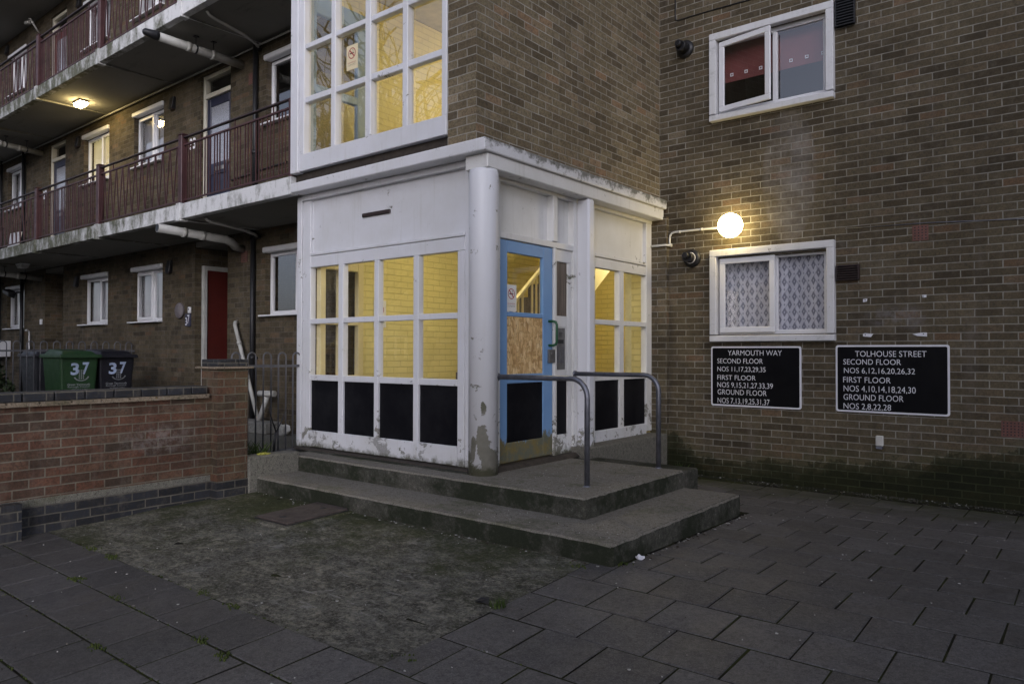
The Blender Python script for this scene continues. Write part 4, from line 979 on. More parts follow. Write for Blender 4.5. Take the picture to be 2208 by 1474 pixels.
# ================================================================== LAMPS
gl = thing('globe_lamp', (-3.18, 7.93, 2.79), 'lit white globe lamp on the brown brick wall above the lace window', 'lamp')
mb = MB(); c = (-3.215, 7.925, 2.79); r = .137
mb.lathe([(.001, -r)]+[(r*math.sin(math.pi*k/18), -r*math.cos(math.pi*k/18)) for k in range(1, 18)]+[(.001, r)], c, 'Y', 32); mb.build('globe', M_GLOBE, gl)
mb = MB(); mb.lathe([(.075, -.06), (.075, 0.01)], (-3.215, 8.09, 2.79), 'Y', 24); mb.build('gallery', M_BLKP, gl)
cd = MB(); yc = 8.072
cd.tube([(-4.275, 8.012, 2.655), (-4.16, 8.012, 2.655), (-4.06, 8.012, 2.655), (-4.035, 8.03, 2.655), (-4.03, 8.06, 2.655), (-4.03, yc, 2.662), (-4.03, yc, 2.74), (-4.022, yc, 2.775), (-4.0, yc, 2.80), (-3.96, yc, 2.81), (-3.6, yc, 2.806), (-3.30, yc, 2.80)], .0125, 10)
cd.build('conduit', M_WHITEPIPE, gl)
mb = MB()
for x in (-3.9, -3.62): mb = MB(); mb.tube([(x-.012, yc, 2.808), (x+.012, yc, 2.808)], .0175, 10); mb.build('saddle', M_WHITEPIPE, gl)
mb = MB(); mb.tube([(-4.05, yc-.004, 2.655), (-4.0, yc-.004, 2.655)], .02, 10); mb.build('saddle', M_WHITEPIPE, gl)

def bulkhead(loc, lit, label):
    x, y, z = loc
    o = thing('bulkhead_lamp', loc, label, 'lamp', 'bulkhead lamps under the balconies')
    mb = MB(); mb.box(x-.15, x+.15, y-.085, y+.085, z-.03, z); mb.build('housing', M_DKBROWN if lit else M_UPVC, o, bevel=.01)
    mb = MB(); mb.hexa([(x-.115, y-.06, z-.095), (x+.115, y-.06, z-.095), (x+.115, y+.06, z-.095), (x-.115, y+.06, z-.095)], [(x-.14, y-.078, z-.03), (x+.14, y-.078, z-.03), (x+.14, y+.078, z-.03), (x-.14, y+.078, z-.03)])
    mb.build('diffuser', M_BULK if lit else M_DULLGLASS, o, bevel=.012)
bulkhead((-13.93, 5.26, 5.757), True, 'lit yellow bulkhead lamp under the second floor balcony')
bulkhead((-16.6, 5.24, 3.097), False, 'unlit pale bulkhead lamp under the first floor balcony, above the far recess')

# ================================================================== SIGNS
def sign(name, x0, x1, z0, z1, lines, label):
    o = thing(name, ((x0+x1)/2, YR, z0), label, 'sign', 'black street name signs under the lace window')
    y1_ = YR-.004; y0_ = YR-.020
    def rr(a, b, c, e, r, n=6):
        P = []
        for cx, cz, s in ((b-r, c+r, -90), (b-r, e-r, 0), (a+r, e-r, 90), (a+r, c+r, 180)):
            for k in range(n+1):
                t = R(s+90*k/n); P.append((cx+r*math.cos(t), cz+r*math.sin(t)))
        return P
    MB().prism(rr(x0, x1, z0, z1, .025), y0_+.002, y1_, 'Y').build('border', M_SIGNWHITE, o)
    MB().prism(rr(x0+.018, x1-.018, z0+.018, z1-.018, .016), y0_, y1_-.003, 'Y').build('board', M_SIGNBLACK, o)
    for s, a, b, c, e in lines:
        mb = MB(); text_into(mb, s, a, b, c, e, lambda u, v, h: (u, y0_-.0012, v), .001, -.006); mb.build('lettering', M_SIGNWHITE, o)
sign('street_sign', -3.509, -2.492, .757, 1.437, [('YARMOUTH WAY', -3.306, -2.696, 1.334, 1.392), ('SECOND FLOOR', -3.432, -2.905, 1.244, 1.299), ('NOS 11,17,23,29,35', -3.432, -2.875, 1.152, 1.206), ('FIRST FLOOR', -3.432, -2.985, 1.056, 1.110), ('NOS 9,15,21,27,33,39', -3.433, -2.795, .970, 1.028), ('GROUND FLOOR', -3.429, -2.863, .888, .946), ('NOS 7,13,19,25,31,37', -3.429, -2.832, .789, .850)],
     'black sign with white letters reading YARMOUTH WAY')
sign('street_sign', -2.141, -1.111, .760, 1.446, [('TOLHOUSE STREET', -1.952, -1.305, 1.328, 1.386), ('SECOND FLOOR', -2.066, -1.529, 1.247, 1.302), ('NOS 6,12,16,20,26,32', -2.060, -1.405, 1.158, 1.213), ('FIRST FLOOR', -2.068, -1.621, 1.062, 1.120), ('NOS 4,10,14,18,24,30', -2.064, -1.400, .970, 1.031), ('GROUND FLOOR', -2.065, -1.508, .883, .942), ('NOS 2,8,22,28', -2.065, -1.620, .791, .850)],
     'black sign with white letters reading TOLHOUSE STREET')

M_SIGNRED = plain('sign_red', (.35, .03, .04), .4, 0, .05, 3)
M_PAPER = plain('sign_paper', (.70, .69, .66), .4, 0, .06, 3)
M_CREAMPAPER = plain('cream_sign_paper', (.72, .62, .40), .4, 0, .06, 3)
def no_smoking(P, w, h, label, paper, loc):
    """P(u, v, d) maps sign coordinates (metres, d = height off the sheet) to the world"""
    o = thing('no_smoking_sign', loc, label, 'sign', 'no smoking signs of the stairwell')
    def poly(mb, pts, d): i = len(mb.v); mb.v += [tuple(P(u, v, d)) for u, v in pts]; mb.face(tuple(range(i, i+len(pts))))
    mb = MB(); n = len(mb.v)
    mb.hexa([P(0, 0, 0), P(w, 0, 0), P(w, 0, .002), P(0, 0, .002)], [P(0, h, 0), P(w, h, 0), P(w, h, .002), P(0, h, .002)]); mb.build('sheet', paper, o)
    mb = MB(); cx, cz, ra = w*.5, h*.66, w*.33
    for k in range(28):
        a, b = 2*math.pi*k/28, 2*math.pi*(k+1)/28
        poly(mb, [(cx+ra*math.cos(a), cz+ra*math.sin(a)), (cx+ra*math.cos(b), cz+ra*math.sin(b)), (cx+ra*.84*math.cos(b), cz+ra*.84*math.sin(b)), (cx+ra*.84*math.cos(a), cz+ra*.84*math.sin(a))], .003)
    s = ra*.62; t = ra*.08
    poly(mb, [(cx-s-t, cz+s-t), (cx-s+t, cz+s+t), (cx+s+t, cz-s+t), (cx+s-t, cz-s-t)], .0034)
    text_into(mb, 'NO SMOKING', w*.14, w*.86, h*.265, h*.315, lambda u, v, q: P(u, v, .003))
    mb.build('ring', M_SIGNRED, o)
    mb = MB()
    poly(mb, [(cx-ra*.62, cz-ra*.10), (cx+ra*.55, cz-ra*.10), (cx+ra*.55, cz+ra*.08), (cx-ra*.62, cz+ra*.08)], .0031)
    for q in range(5): poly(mb, [(cx+ra*(.22+.05*q), cz+ra*(.16+.1*q)), (cx+ra*(.36-.04*q), cz+ra*(.16+.1*q)), (cx+ra*(.30+.1*math.sin(q)), cz+ra*(.27+.1*q)), (cx+ra*(.2+.1*math.sin(q)), cz+ra*(.27+.1*q))], .0031)
    text_into(mb, 'It is against the law', w*.15, w*.85, h*.205, h*.235, lambda u, v, q: P(u, v, .003))
    text_into(mb, 'to smoke in these premises', w*.12, w*.88, h*.155, h*.185, lambda u, v, q: P(u, v, .003))
    mb.build('print', M_SIGNBLACK, o)
no_smoking(lambda u, v, q: (XD-.024+q, 5.247+u, 1.748+v), .152, .248, 'white no smoking sign in the blue door glass', M_PAPER, (XD-.02, 5.25, 1.75))
no_smoking(lambda u, v, q: (-6.695+q, 5.74+u, 1.66+v), .19, .32, 'white no smoking sign on the yellow brick wall inside the porch', M_PAPER, (-6.69, 5.74, 1.66))
no_smoking(lambda u, v, q: (-5.982+u, 4.757-q, 4.232+v-.0*u), .172, .25, 'cream no smoking sign in the tall stair window', M_CREAMPAPER, (-5.98, 4.757, 4.23))

# intercom
ic = thing('intercom_panel', (XD-.01, 6.02, 1.19), 'narrow grey steel door entry panel with buttons beside the blue door', 'intercom')
MB().box(XD-.013, XD-.004, 6.022, 6.178, 1.195, 1.612).build('plate', M_STEEL, ic, bevel=.003)
mb = MB()
for i in range(9):
    for j in range(3): mb.box(XD-.004, XD+.001, 6.045+j*.042, 6.068+j*.042, 1.262+i*.0185, 1.272+i*.0185)
mb.build('buttons', M_GALV, ic)
mb = MB()
for i in range(4): mb.box(XD-.004, XD-.002, 6.07, 6.13, 1.525+i*.012, 1.530+i*.012)
mb.box(XD-.004, XD-.0025, 6.05, 6.15, 1.455, 1.495); mb.build('speaker_slots', M_BLKP, ic)

# ================================================================== VENTS, FLUES, SMALL FITTINGS ON THE RIGHT HAND WALL
def louvre(x0, x1, z0, z1, n, mat, label, proud=.05):
    o = thing('louvre_vent', ((x0+x1)/2, YR, z0), label, 'vent', 'louvre vents beside the right hand windows')
    mb = MB(); mb.box(x0, x1, YR-.012, YR-.002, z0, z1); mb.box(x0, x0+.012, YR-proud, YR-.012, z0, z1); mb.box(x1-.012, x1, YR-proud, YR-.012, z0, z1); mb.box(x0+.012, x1-.012, YR-proud, YR-.012, z1-.012, z1); mb.build('case', mat, o)
    mb = MB(); h = (z1-z0-.012)/n
    for i in range(n):
        z = z0+i*h
        mb.hexa([(x0+.012, YR-proud-.008, z), (x1-.012, YR-proud-.008, z), (x1-.012, YR-.014, z+h*.55), (x0+.012, YR-.014, z+h*.55)], [(x0+.012, YR-proud-.008, z+h*.35), (x1-.012, YR-proud-.008, z+h*.35), (x1-.012, YR-.014, z+h*.9), (x0+.012, YR-.014, z+h*.9)])
    mb.build('louvre_slats', mat, o)
louvre(-2.128, -1.935, 4.765, 5.07, 10, M_BLKP, 'black louvred vent beside the upper right window')
louvre(-2.128, -1.905, 2.117, 2.275, 6, M_DKBROWN, 'dark brown louvred vent beside the lace curtained window')
def air_brick(x0, x1, y, z0, z1, nx, nz, label):
    o = thing('air_brick', ((x0+x1)/2, y, z0), label, 'vent', 'terracotta air bricks')
    hx = [(x0+(x1-x0)*(i+.7)/(nx+.4), (x1-x0)/(nx+.4)*.42) for i in range(nx)]; hz = [(z0+(z1-z0)*(j+.7)/(nz+.4), (z1-z0)/(nz+.4)*.42) for j in range(nz)]
    mb = MB(); sheet(mb, 'Y', y-.006, x0, x1, z0, z1, [(a-b/2, a+b/2, c-e/2, c+e/2) for a, b in hx for c, e in hz], .03)
    mb.quad((x0, y-.006, z0), (x0, y, z0), (x0, y, z1), (x0, y-.006, z1)); mb.quad((x1, y-.006, z0), (x1, y, z0), (x1, y, z1), (x1, y-.006, z1)); mb.quad((x0, y-.006, z0), (x1, y-.006, z0), (x1, y, z0), (x0, y, z0)); mb.quad((x0, y-.006, z1), (x1, y-.006, z1), (x1, y, z1), (x0, y, z1))
    mb.build('grille', M_TERRA, o); MB().box(x0, x1, y-.0035, y-.002, z0, z1).build('backing', M_BLKP, o)
air_brick(-1.425, -1.285, YR, 2.468, 2.618, 4, 5, 'small red air brick high on the right hand brown wall')
air_brick(-.705, -.470, YR, .60, .745, 8, 5, 'wide red perforated air brick near the right edge')
air_brick(-9.74, -9.58, YF, 2.66, 2.82, 4, 5, 'rusty air brick under the white waste pipe on the ground floor')
air_brick(-9.57, -9.41, YF, 5.22, 5.38, 4, 5, 'red air brick beside the first floor downpipe')
def flue(x, z, ring, label):
    o = thing('flue_terminal', (x, YR, z), label, 'flue', 'black boiler flue terminals')
    mb = MB(); mb.lathe([(.105, 0), (.105, -.02), (.07, -.035)], (x, YR-.001, z), 'Y', 24); mb.build('wall_collar', M_BLKP, o)
    mb = MB(); mb.lathe([(.06, -.03), (.06, -.15), (.052, -.155), (.045, -.14)], (x, YR, z), 'Y', 24); mb.build('pipe', M_BLKP, o)
    mb = MB(); mb.lathe([(.038, -.12), (.04, -.19), (.03, -.20)], (x-.01, YR, z+.02), 'Y', 16); mb.build('nozzle', M_BLKP, o)
    if ring:
        mb = MB(); mb.lathe([(.063, -.06), (.066, -.065), (.063, -.07)], (x, YR, z), 'Y', 24); mb.build('seal_ring', M_SIGNWHITE, o)
flue(-3.83, 4.985, False, 'black boiler flue beside the upper right window')
flue(-3.745, 2.478, True, 'black boiler flue with a white ring below the globe lamp conduit')
jb = thing('junction_box', (-1.72, YR, .41), 'small grey plastic box low on the right hand wall', 'box')
MB().box(-1.760, -1.690, YR-.045, YR-.001, .43, .535).build('case', M_WHITEPIPE, jb, bevel=.008)
MB().hexa([(-1.752, YR-.055, .405), (-1.698, YR-.055, .405), (-1.698, YR-.002, .405), (-1.752, YR-.002, .405)], [(-1.756, YR-.052, .428), (-1.694, YR-.052, .428), (-1.694, YR-.002, .428), (-1.756, YR-.002, .428)]).build('flap', M_GALV, jb)
for pts, h, lab in (([(-1.876, 1.885), (-1.842, 1.89), (-1.838, 1.918), (-1.876, 1.915)], (-1.856, 1.905), 'broken white sign stub, upper left of the four above the Tolhouse board'),
                  ([(-1.340, 1.908), (-1.306, 1.908), (-1.306, 1.935), (-1.342, 1.932)], (-1.333, 1.918), 'tiny broken white sign stub, upper right of the four above the Tolhouse board'),
                  ([(-1.878, 1.535), (-1.805, 1.527), (-1.783, 1.56), (-1.86, 1.567), (-1.878, 1.56)], (-1.855, 1.553), 'slanted white sign stub just above the left of the Tolhouse board'),
                  ([(-1.428, 1.552), (-1.385, 1.533), (-1.303, 1.527), (-1.303, 1.566), (-1.345, 1.566)], (-1.33, 1.553), 'pointed white sign stub just above the right of the Tolhouse board')):
    o = MB().prism(pts, YR-.012, YR-.001, 'Y').build('bracket_stub', M_SIGNWHITE, None, loc=(pts[0][0], YR, pts[0][1]))
    MB().lathe([(.0055, 0), (.0055, -.004)], (h[0], YR-.0125, h[1]), 'Y', 10).build('screw', M_BLKP, o)
    tag(o, lab, 'bracket', 'broken white sign stubs')
tag(MB().tube([(-3.96, YR-.008, 5.9), (-3.96, YR-.008, 5.40), (-3.955, YR-.008, 5.375), (-3.93, YR-.008, 5.36), (-3.6, YR-.008, 5.36), (-3.05, YR-.008, 5.347), (-2.6, YR-.008, 5.345)], .007, 6).build('cable', M_BLKP, None, loc=(-3.96, YR, 5.36)), 'thin black cable along the brick above the upper right window', 'cable')

tag(MB().tube([(-2.045, YR-.006, 2.655), (-1.3, YR-.006, 2.635), (.4, YR-.006, 2.53)], .004, 6).build('wire', M_GALV, None, loc=(-2.0, YR, 2.65)), 'thin grey wire running along the brick past the small red air brick', 'wire')

# ================================================================== FITTINGS ON THE FACADE
def downpipe(x, z0, z1, label, mat=M_BLKP, r=.036, y=YF-.055, offs=()):
    o = thing('downpipe', (x, y, z0), label, 'pipe', 'black downpipes on the facade')
    MB().tube([(x, y, z0), (x, y, z1)], r, 12).build('pipe', mat, o)
    mb = MB(); z = z0+.9
    while z < z1:
        mb.lathe([(r+.007, -.03), (r+.007, .03)], (x, y, z), 'Z', 12); mb.box(x-.055, x+.055, y+.02, YF, z-.02, z+.02); z += 1.75
    mb.build('pipe_clip', mat, o)
downpipe(-9.355, .38, 3.09, 'black downpipe between the red door recess and the porch, ground floor')
downpipe(-9.32, 3.29, 5.75, 'black downpipe between blue first floor door and stair tower')
downpipe(-18.40, .27, 3.09, 'black downpipe over the leftmost ground floor window')
downpipe(-18.37, 3.29, 5.75, 'black downpipe over the leftmost first floor window')
downpipe(-19.80, .27, 3.09, 'thin black downpipe at the far left of the ground floor', r=.024)
downpipe(-19.78, 3.29, 5.75, 'thin black downpipe at the far left of the first floor', r=.024)

def waste_pipe(pts, r, label, cap, hang, slabz):
    o = thing('waste_pipe', pts[0], label, 'pipe', 'white pipes under the balconies')
    MB().tube(pts, r, 16).build('pipe', M_GREYPIPE, o)
    a, b = Vector(pts[0]), Vector(pts[1]); dr = (b-a).normalized()
    for t in (.35, .62): MB().tube([a+(b-a)*t, a+(b-a)*t+dr*.05], r+.008, 16).build('joint', M_GREYPIPE, o)
    if cap: MB().tube([a-dr*.14, a-dr*.12, a+dr*.02, a+dr*.06], [r*.35, r*.75, r+.006, r+.006], 16).build('end_cap', M_BLKP, o)
    else: MB().tube([a-dr*.003, a+dr*.02], r*.86, 16).build('pipe_mouth', M_BLKP, o)
    for t in hang:
        mb = MB(); p = a+(b-a)*t; mb.tube([p, (p.x, p.y, slabz)], .006, 6); mb.tube([p-dr*.012, p+dr*.012], r+.004, 16); mb.box(p.x-.03, p.x+.03, p.y-.03, p.y+.03, slabz-.012, slabz); mb.build('hanger', M_BLKP, o)
waste_pipe([(-9.835, 4.60, 5.60), (-9.745, 5.86, 5.548)], .058, 'long white pipe with a black end under the second floor balcony', True, (.45, .65), 5.757)
waste_pipe([(-9.54, 4.53, 2.975), (-9.475, 5.45, 2.925), (-9.50, 5.55, 2.90), (-9.62, 5.68, 2.865), (-9.70, 5.86, 2.86)], .058, 'white pipe with an open end and bent joint under the first floor balcony', False, (), 3.097)
waste_pipe([(-17.35, 4.60, 5.61), (-17.45, 5.86, 5.545)], .055, 'pale pipe under the second floor balcony at far left', True, (.45, .75), 5.757)
waste_pipe([(-17.35, 4.60, 2.96), (-17.45, 5.86, 2.90)], .055, 'pale pipe under the first floor balcony at far left', True, (.45, .75), 3.097)
def overflow(pts, label):
    o = thing('overflow_pipe', pts[0], label, 'pipe', 'thin curved pipes under the balconies')
    MB().tube(pts, .02, 10).build('pipe', M_GREYPIPE, o); MB().tube([Vector(pts[-1])+Vector((0, -.05, 0)), pts[-1], Vector(pts[-1])+Vector((0, .04, 0))], .027, 10).build('joint', M_BLKP, o)
overflow([(-8.93, 4.85, 5.75), (-8.95, 4.90, 5.715), (-8.97, 5.0, 5.70), (-9.0, 5.15, 5.695), (-9.06, 5.45, 5.68), (-9.16, 5.70, 5.665), (-9.22, 5.78, 5.65)], 'thin curved white pipe under the second floor balcony by the tower')
overflow([(-8.93, 4.85, 3.09), (-8.95, 4.90, 3.055), (-8.97, 5.0, 3.04), (-9.0, 5.15, 3.035), (-9.06, 5.45, 3.02), (-9.16, 5.70, 3.0), (-9.22, 5.78, 2.985)], 'thin curved white pipe under the first floor balcony by the porch')
tag(MB().tube([(-6.95, 5.80, 5.70), (-12, 5.80, 5.70), (-25, 5.80, 5.70)], .014, 6).build('conduit', M_GREYPIPE, None, loc=(-6.95, 5.80, 5.70)), 'long thin conduit along the joint of wall and balcony underside', 'conduit')
tag(MB().tube([(-8.6, 5.835, 3.95), (-9.3, 5.83, 3.93), (-10.0, 5.835, 3.90)], .012, 6).build('wall_cable', M_BLKP, None, loc=(-8.6, 5.84, 3.95)), 'dark cable along the first floor wall behind the balcony bars', 'cable')
def hooded(x, z, label):
    o = thing('hooded_vent', (x, YF, z), label, 'vent', 'small black hooded vents')
    MB().hexa([(x-.065, YF-.075, z-.10), (x+.065, YF-.075, z-.10), (x+.065, YF, z-.10), (x-.065, YF, z-.10)], [(x-.065, YF-.04, z+.10), (x+.065, YF-.04, z+.10), (x+.065, YF, z+.10), (x-.065, YF, z+.10)]).build('hood', M_BLKP, o, bevel=.008)
    MB().box(x-.05, x+.05, YF-.06, YF-.01, z-.115, z-.10).build('outlet', M_DKBROWN, o)
hooded(-11.84, 2.755, 'black hooded vent left of the red door recess'); hooded(-15.56, 2.73, 'black hooded vent between far recess and second window, ground floor')
hooded(-11.78, 5.42, 'black hooded vent beside the blue first floor door'); hooded(-15.55, 5.46, 'black hooded vent left of the lamp lit first floor window'); hooded(-19.6, 8.30, 'black hooded vent at the far left of the second floor'); hooded(-15.55, 8.2, 'black hooded vent above the second floor balcony rail')

# plaques and bell by the red door
o = thing('number_plaque', (-11.245, YF, 1.78), 'dark slate house number plaque reading 37', 'plaque')
MB().box(-11.325, -11.165, YF-.022, YF-.002, 1.765, 1.965).build('slate', plain('slate', (.04, .042, .075), .6, 0, .3, 20), o, bevel=.004)
for s, q in (('3', (-11.315, -11.255, 1.785, 1.905)), ('7', (-11.25, -11.185, 1.81, 1.945))): mb = MB(); text_into(mb, s, *q, lambda u, v, h: (u, YF-.0235, v), .001, .01); mb.build('lettering', M_SIGNWHITE, o)
o = thing('round_plaque', (-11.50, YF, 2.02), 'plain grey round plaque on the ground floor brick', 'plaque')
mb = MB(); mb.lathe([(.125, 0), (.125, -.03), (.115, -.045), (.001, -.046)], (-11.50, YF-.001, 2.02), 'Y', 28); mb.build('disc', plain('grey_disc', (.17, .15, .155), .7, 0, .25, 14), o)
o = thing('doorbell', (-11.20, YF, 2.0), 'small white doorbell above the slate number plaque', 'doorbell')
MB().box(-11.24, -11.165, YF-.025, YF-.001, 1.975, 2.07).build('case', M_UPVC, o, bevel=.005); MB().lathe([(.016, 0), (.016, -.006)], (-11.203, YF-.025, 2.035), 'Y', 12).build('button', M_GALV, o)
tag(MB().box(-17.43, -17.34, YF-.03, YF-.001, 1.93, 2.04).build('doorbell', M_UPVC, None, bevel=.005), 'small white bell push on the brick left of the far recess', 'doorbell')
o = thing('balcony_number', (-11.14, YF, 4.6), 'white house number 33 on the first floor wall by the blue door', 'number')
mb = MB(); text_into(mb, '33', -11.25, -11.06, 4.57, 4.74, lambda u, v, h: (u, YF-.006, v), .001, .03); mb.build('lettering', M_SIGNWHITE, o)
o = thing('balcony_number', (-17.25, YF, 4.6), 'white house number 27 on the first floor wall by the far door', 'number')
mb = MB(); text_into(mb, '27', -17.36, -17.17, 4.57, 4.74, lambda u, v, h: (u, YF-.006, v), .001, .03); mb.build('lettering', M_SIGNWHITE, o)
# security floodlight, meter box, thin white pipe
o = thing('floodlight', (-18.4, YF-.09, 2.7), 'black security floodlight on a bracket by the leftmost downpipe', 'light')
MB().hexa([(-18.98, 5.60, 2.66), (-18.60, 5.60, 2.56), (-18.60, 5.72, 2.52), (-18.98, 5.72, 2.62)], [(-18.98, 5.60, 2.74), (-18.60, 5.60, 2.66), (-18.60, 5.74, 2.68), (-18.98, 5.74, 2.76)]).build('housing', M_BLKP, o, bevel=.01)
MB().tube([(-18.62, 5.70, 2.62), (-18.5, 5.74, 2.66), (-18.40, 5.80, 2.66)], .02, 8).build('bracket', M_BLKP, o)
o = thing('meter_box', (-19.5, YF, 1.28), 'white meter box low on the wall at far left', 'box')
MB().box(-19.78, -19.2, YF-.22, YF-.002, 1.24, 1.60).build('case', M_UPVC, o, bevel=.012); MB().box(-19.74, -19.24, YF-.232, YF-.222, 1.28, 1.56).build('door', M_UPVC, o, bevel=.005)
tag(MB().tube([(-17.95, 5.80, .3), (-17.95, 5.80, 1.72), (-17.94, 5.79, 1.79), (-17.90, 5.74, 1.82), (-17.86, 5.70, 1.81)], .017, 8).build('grab_pipe', M_UPVC, None, loc=(-17.95, 5.8, .3)), 'thin white upright pipe with a hooked top near the far recess', 'pipe')
o = thing('wall_bracket', (-17.6, 5.84, 8.3), 'pale curled wall bracket high on the second floor brick', 'bracket')
MB().tube([(-17.55, 5.84, 8.12), (-17.50, 5.74, 8.16), (-17.47, 5.66, 8.26), (-17.52, 5.62, 8.36), (-17.62, 5.62, 8.38)], .018, 8).build('arm', M_GREYPIPE, o); MB().hexa([(-17.82, 5.60, 8.32), (-17.62, 5.60, 8.29), (-17.62, 5.68, 8.29), (-17.82, 5.68, 8.32)], [(-17.82, 5.60, 8.39), (-17.62, 5.60, 8.36), (-17.62, 5.68, 8.37), (-17.82, 5.68, 8.40)]).build('head', M_GREYPIPE, o, bevel=.01)
tag(MB().hexa([(-16.25, 4.86, 3.29), (-15.72, 4.86, 3.29), (-15.72, 4.89, 3.29), (-16.25, 4.89, 3.29)], [(-16.25, 4.92, 3.62), (-15.72, 4.92, 3.60), (-15.72, 4.95, 3.60), (-16.25, 4.95, 3.62)]).build('white_board', M_UPVC, None, loc=(-16, 4.9, 3.29)), 'white board leaning behind the first floor balcony bars', 'board')
o = thing('bottle', (-14.05, 4.95, 5.945), 'small pale bottle standing behind the second floor balcony bars', 'bottle')
MB().lathe([(.04, 0), (.042, .13), (.02, .18), (.016, .21)], (-14.05, 4.95, 5.95), 'Z', 14).build('body', M_CREAM, o); MB().lathe([(.02, .21), (.018, .26)], (-14.05, 4.95, 5.95), 'Z', 12).build('cap', M_UPVC, o)

# ================================================================== WHEELIE BINS
M_PRINT = plain('grey_white_print', (.26, .27, .28), .5, 0, .2, 9)
def bin_(x, y, mat, label, words=None, num=True, yaw=0):
    o = thing('wheelie_bin', (x, y, .27), label, 'bin', 'wheelie bins behind the garden wall')
    z = .27; w = .255; d = .35
    MB().hexa([(x-d*.72, y-w*.82, z+.06), (x+d*.72, y-w*.82, z+.06), (x+d*.72, y+w*.82, z+.06), (x-d*.72, y+w*.82, z+.06)], [(x-d, y-w, z+1.02), (x+d*.96, y-w, z+1.02), (x+d*.96, y+w, z+1.02), (x-d, y+w, z+1.02)]).build('body', mat, o, bevel=.025, seg=2)
    lid = MB(); lid.hexa([(x-d-.03, y-w-.03, z+1.0), (x+d+.045, y-w-.03, z+1.0), (x+d+.045, y+w+.03, z+1.0), (x-d-.03, y+w+.03, z+1.0)], [(x-d-.02, y-w-.025, z+1.06), (x+d+.04, y-w-.025, z+1.05), (x+d+.04, y+w+.025, z+1.05), (x-d-.02, y+w+.025, z+1.06)])
    lid.hexa([(x-d-.01, y-w+.02, z+1.05), (x+d-.02, y-w+.02, z+1.05), (x+d-.02, y+w-.02, z+1.05), (x-d-.01, y+w-.02, z+1.05)], [(x-d+.08, y-w+.06, z+1.13), (x+d-.10, y-w+.06, z+1.10), (x+d-.10, y+w-.06, z+1.10), (x-d+.08, y+w-.06, z+1.13)])
    lid.build('lid', mat, o, bevel=.012, seg=2)
    MB().tube([(x-d-.07, y-w*.8, z+1.04), (x-d-.07, y+w*.8, z+1.04)], .016, 8).build('handle', mat, o)
    for s in (-1, 1):
        m = MB(); m.lathe([(.1, -.025), (.1, .025)], (x-d*.72, y+s*w*.86, z+.1), 'Y', 18); m.build('wheel', M_BLKP, o)
    # front face print: the front plane leans outwards a little
    def P(u, v, h):
        t = (v-.06)/.96; return (x+d*.72+(d*.96-d*.72)*t+h+.0015, y+u, z+v)
    if num:
        mb = MB(); text_into(mb, '3', -.115, -.005, .765, .93, P, .002, .03); text_into(mb, '7', .04, .130, .775, .94, P, .002, .03); mb.build('number', plain('pale_blue_sticker', (.36, .43, .58), .4, 0, .35, 9), o)
        mb = MB()
        for k in range(14):      # crest: shield in a wreath above a ribbon
            a = math.pi*(1.1+.8*k/13); c, s_ = math.cos(a), math.sin(a); a2 = math.pi*(1.1+.8*(k+.75)/13)
            for r0, r1 in ((.085, .105),):
                i = len(mb.v); mb.v += [tuple(P(.03+r*math.cos(q), .745+r*.75*math.sin(q), .003)) for q, r in ((a, r0), (a2, r0), (a2, r1), (a, r1))]; mb.face((i, i+1, i+2, i+3))
        for r0 in range(5):
            for q in range(3):
                i = len(mb.v); u = -.005+q*.027; v = .70+r0*.028; mb.v += [tuple(P(*p_, .003)) for p_ in ((u, v), (u+.016, v), (u+.016, v+.016), (u, v+.016))]; mb.face((i, i+1, i+2, i+3))
        mb.build('crest', M_PRINT, o); mb = MB()
        text_into(mb, 'Great Yarmouth', -.15, .15, .605, .635, P, .002, .01); text_into(mb, 'Borough Council', -.145, .145, .575, .60, P, .002, .005); text_into(mb, words, -.09, .12, .525, .555, P, .002, .02)
        mb.build('lettering', M_PRINT, o)
bin_(-11.83, 4.36, M_BINGREEN, 'green wheelie bin with number 37 behind the garden wall', 'RECYCLING BIN')
bin_(-11.88, 4.90, M_BINBLACK, 'black wheelie bin with number 37 beside the green bin', 'RUBBISH BIN')
bin_(-13.9, 4.72, plain('bin_grey', (.022, .023, .028), .5), 'dark grey wheelie bin behind the hoop railing, half hidden by the green bin', num=False)

# broken drain pipes, block and rubble beside the porch
tag(MB().box(-9.45, -8.60, 5.52, 5.78, .27, .425).build('concrete_block', mk_concrete('pale_block', (.17, .165, .15), (.24, .235, .215), (.10, .10, .07), .62), None, bevel=.012), 'long pale concrete block on the ground against the flats', 'block')
o = thing('broken_pipe', (-9.2, 5.75, .4), 'long cream waste pipe leaning across the wall beside the downpipe', 'pipe')
MB().tube([(-9.80, 5.83, 1.80), (-9.755, 5.77, 1.79), (-9.73, 5.75, 1.745), (-9.35, 5.72, 1.03), (-9.02, 5.68, .43)], .027, 12).build('pipe', M_GREYPIPE, o)
for t in (.18, .55): mb = MB(); p = Vector((-9.73, 5.75, 1.745)).lerp(Vector((-9.02, 5.68, .43)), t); q = Vector((-9.73, 5.75, 1.745)).lerp(Vector((-9.02, 5.68, .43)), t+.03); mb.tube([p, q], .034, 12); mb.build('joint', M_GREYPIPE, o)
o = thing('broken_pipe', (-8.85, 5.7, .42), 'short cream waste pipe with a tee end standing on the block', 'pipe')
MB().tube([(-8.96, 5.66, .42), (-8.82, 5.70, .78)], .034, 12).build('pipe', M_GREYPIPE, o); MB().tube([(-8.93, 5.64, .80), (-8.68, 5.72, .80)], .042, 12).build('tee', M_GREYPIPE, o)
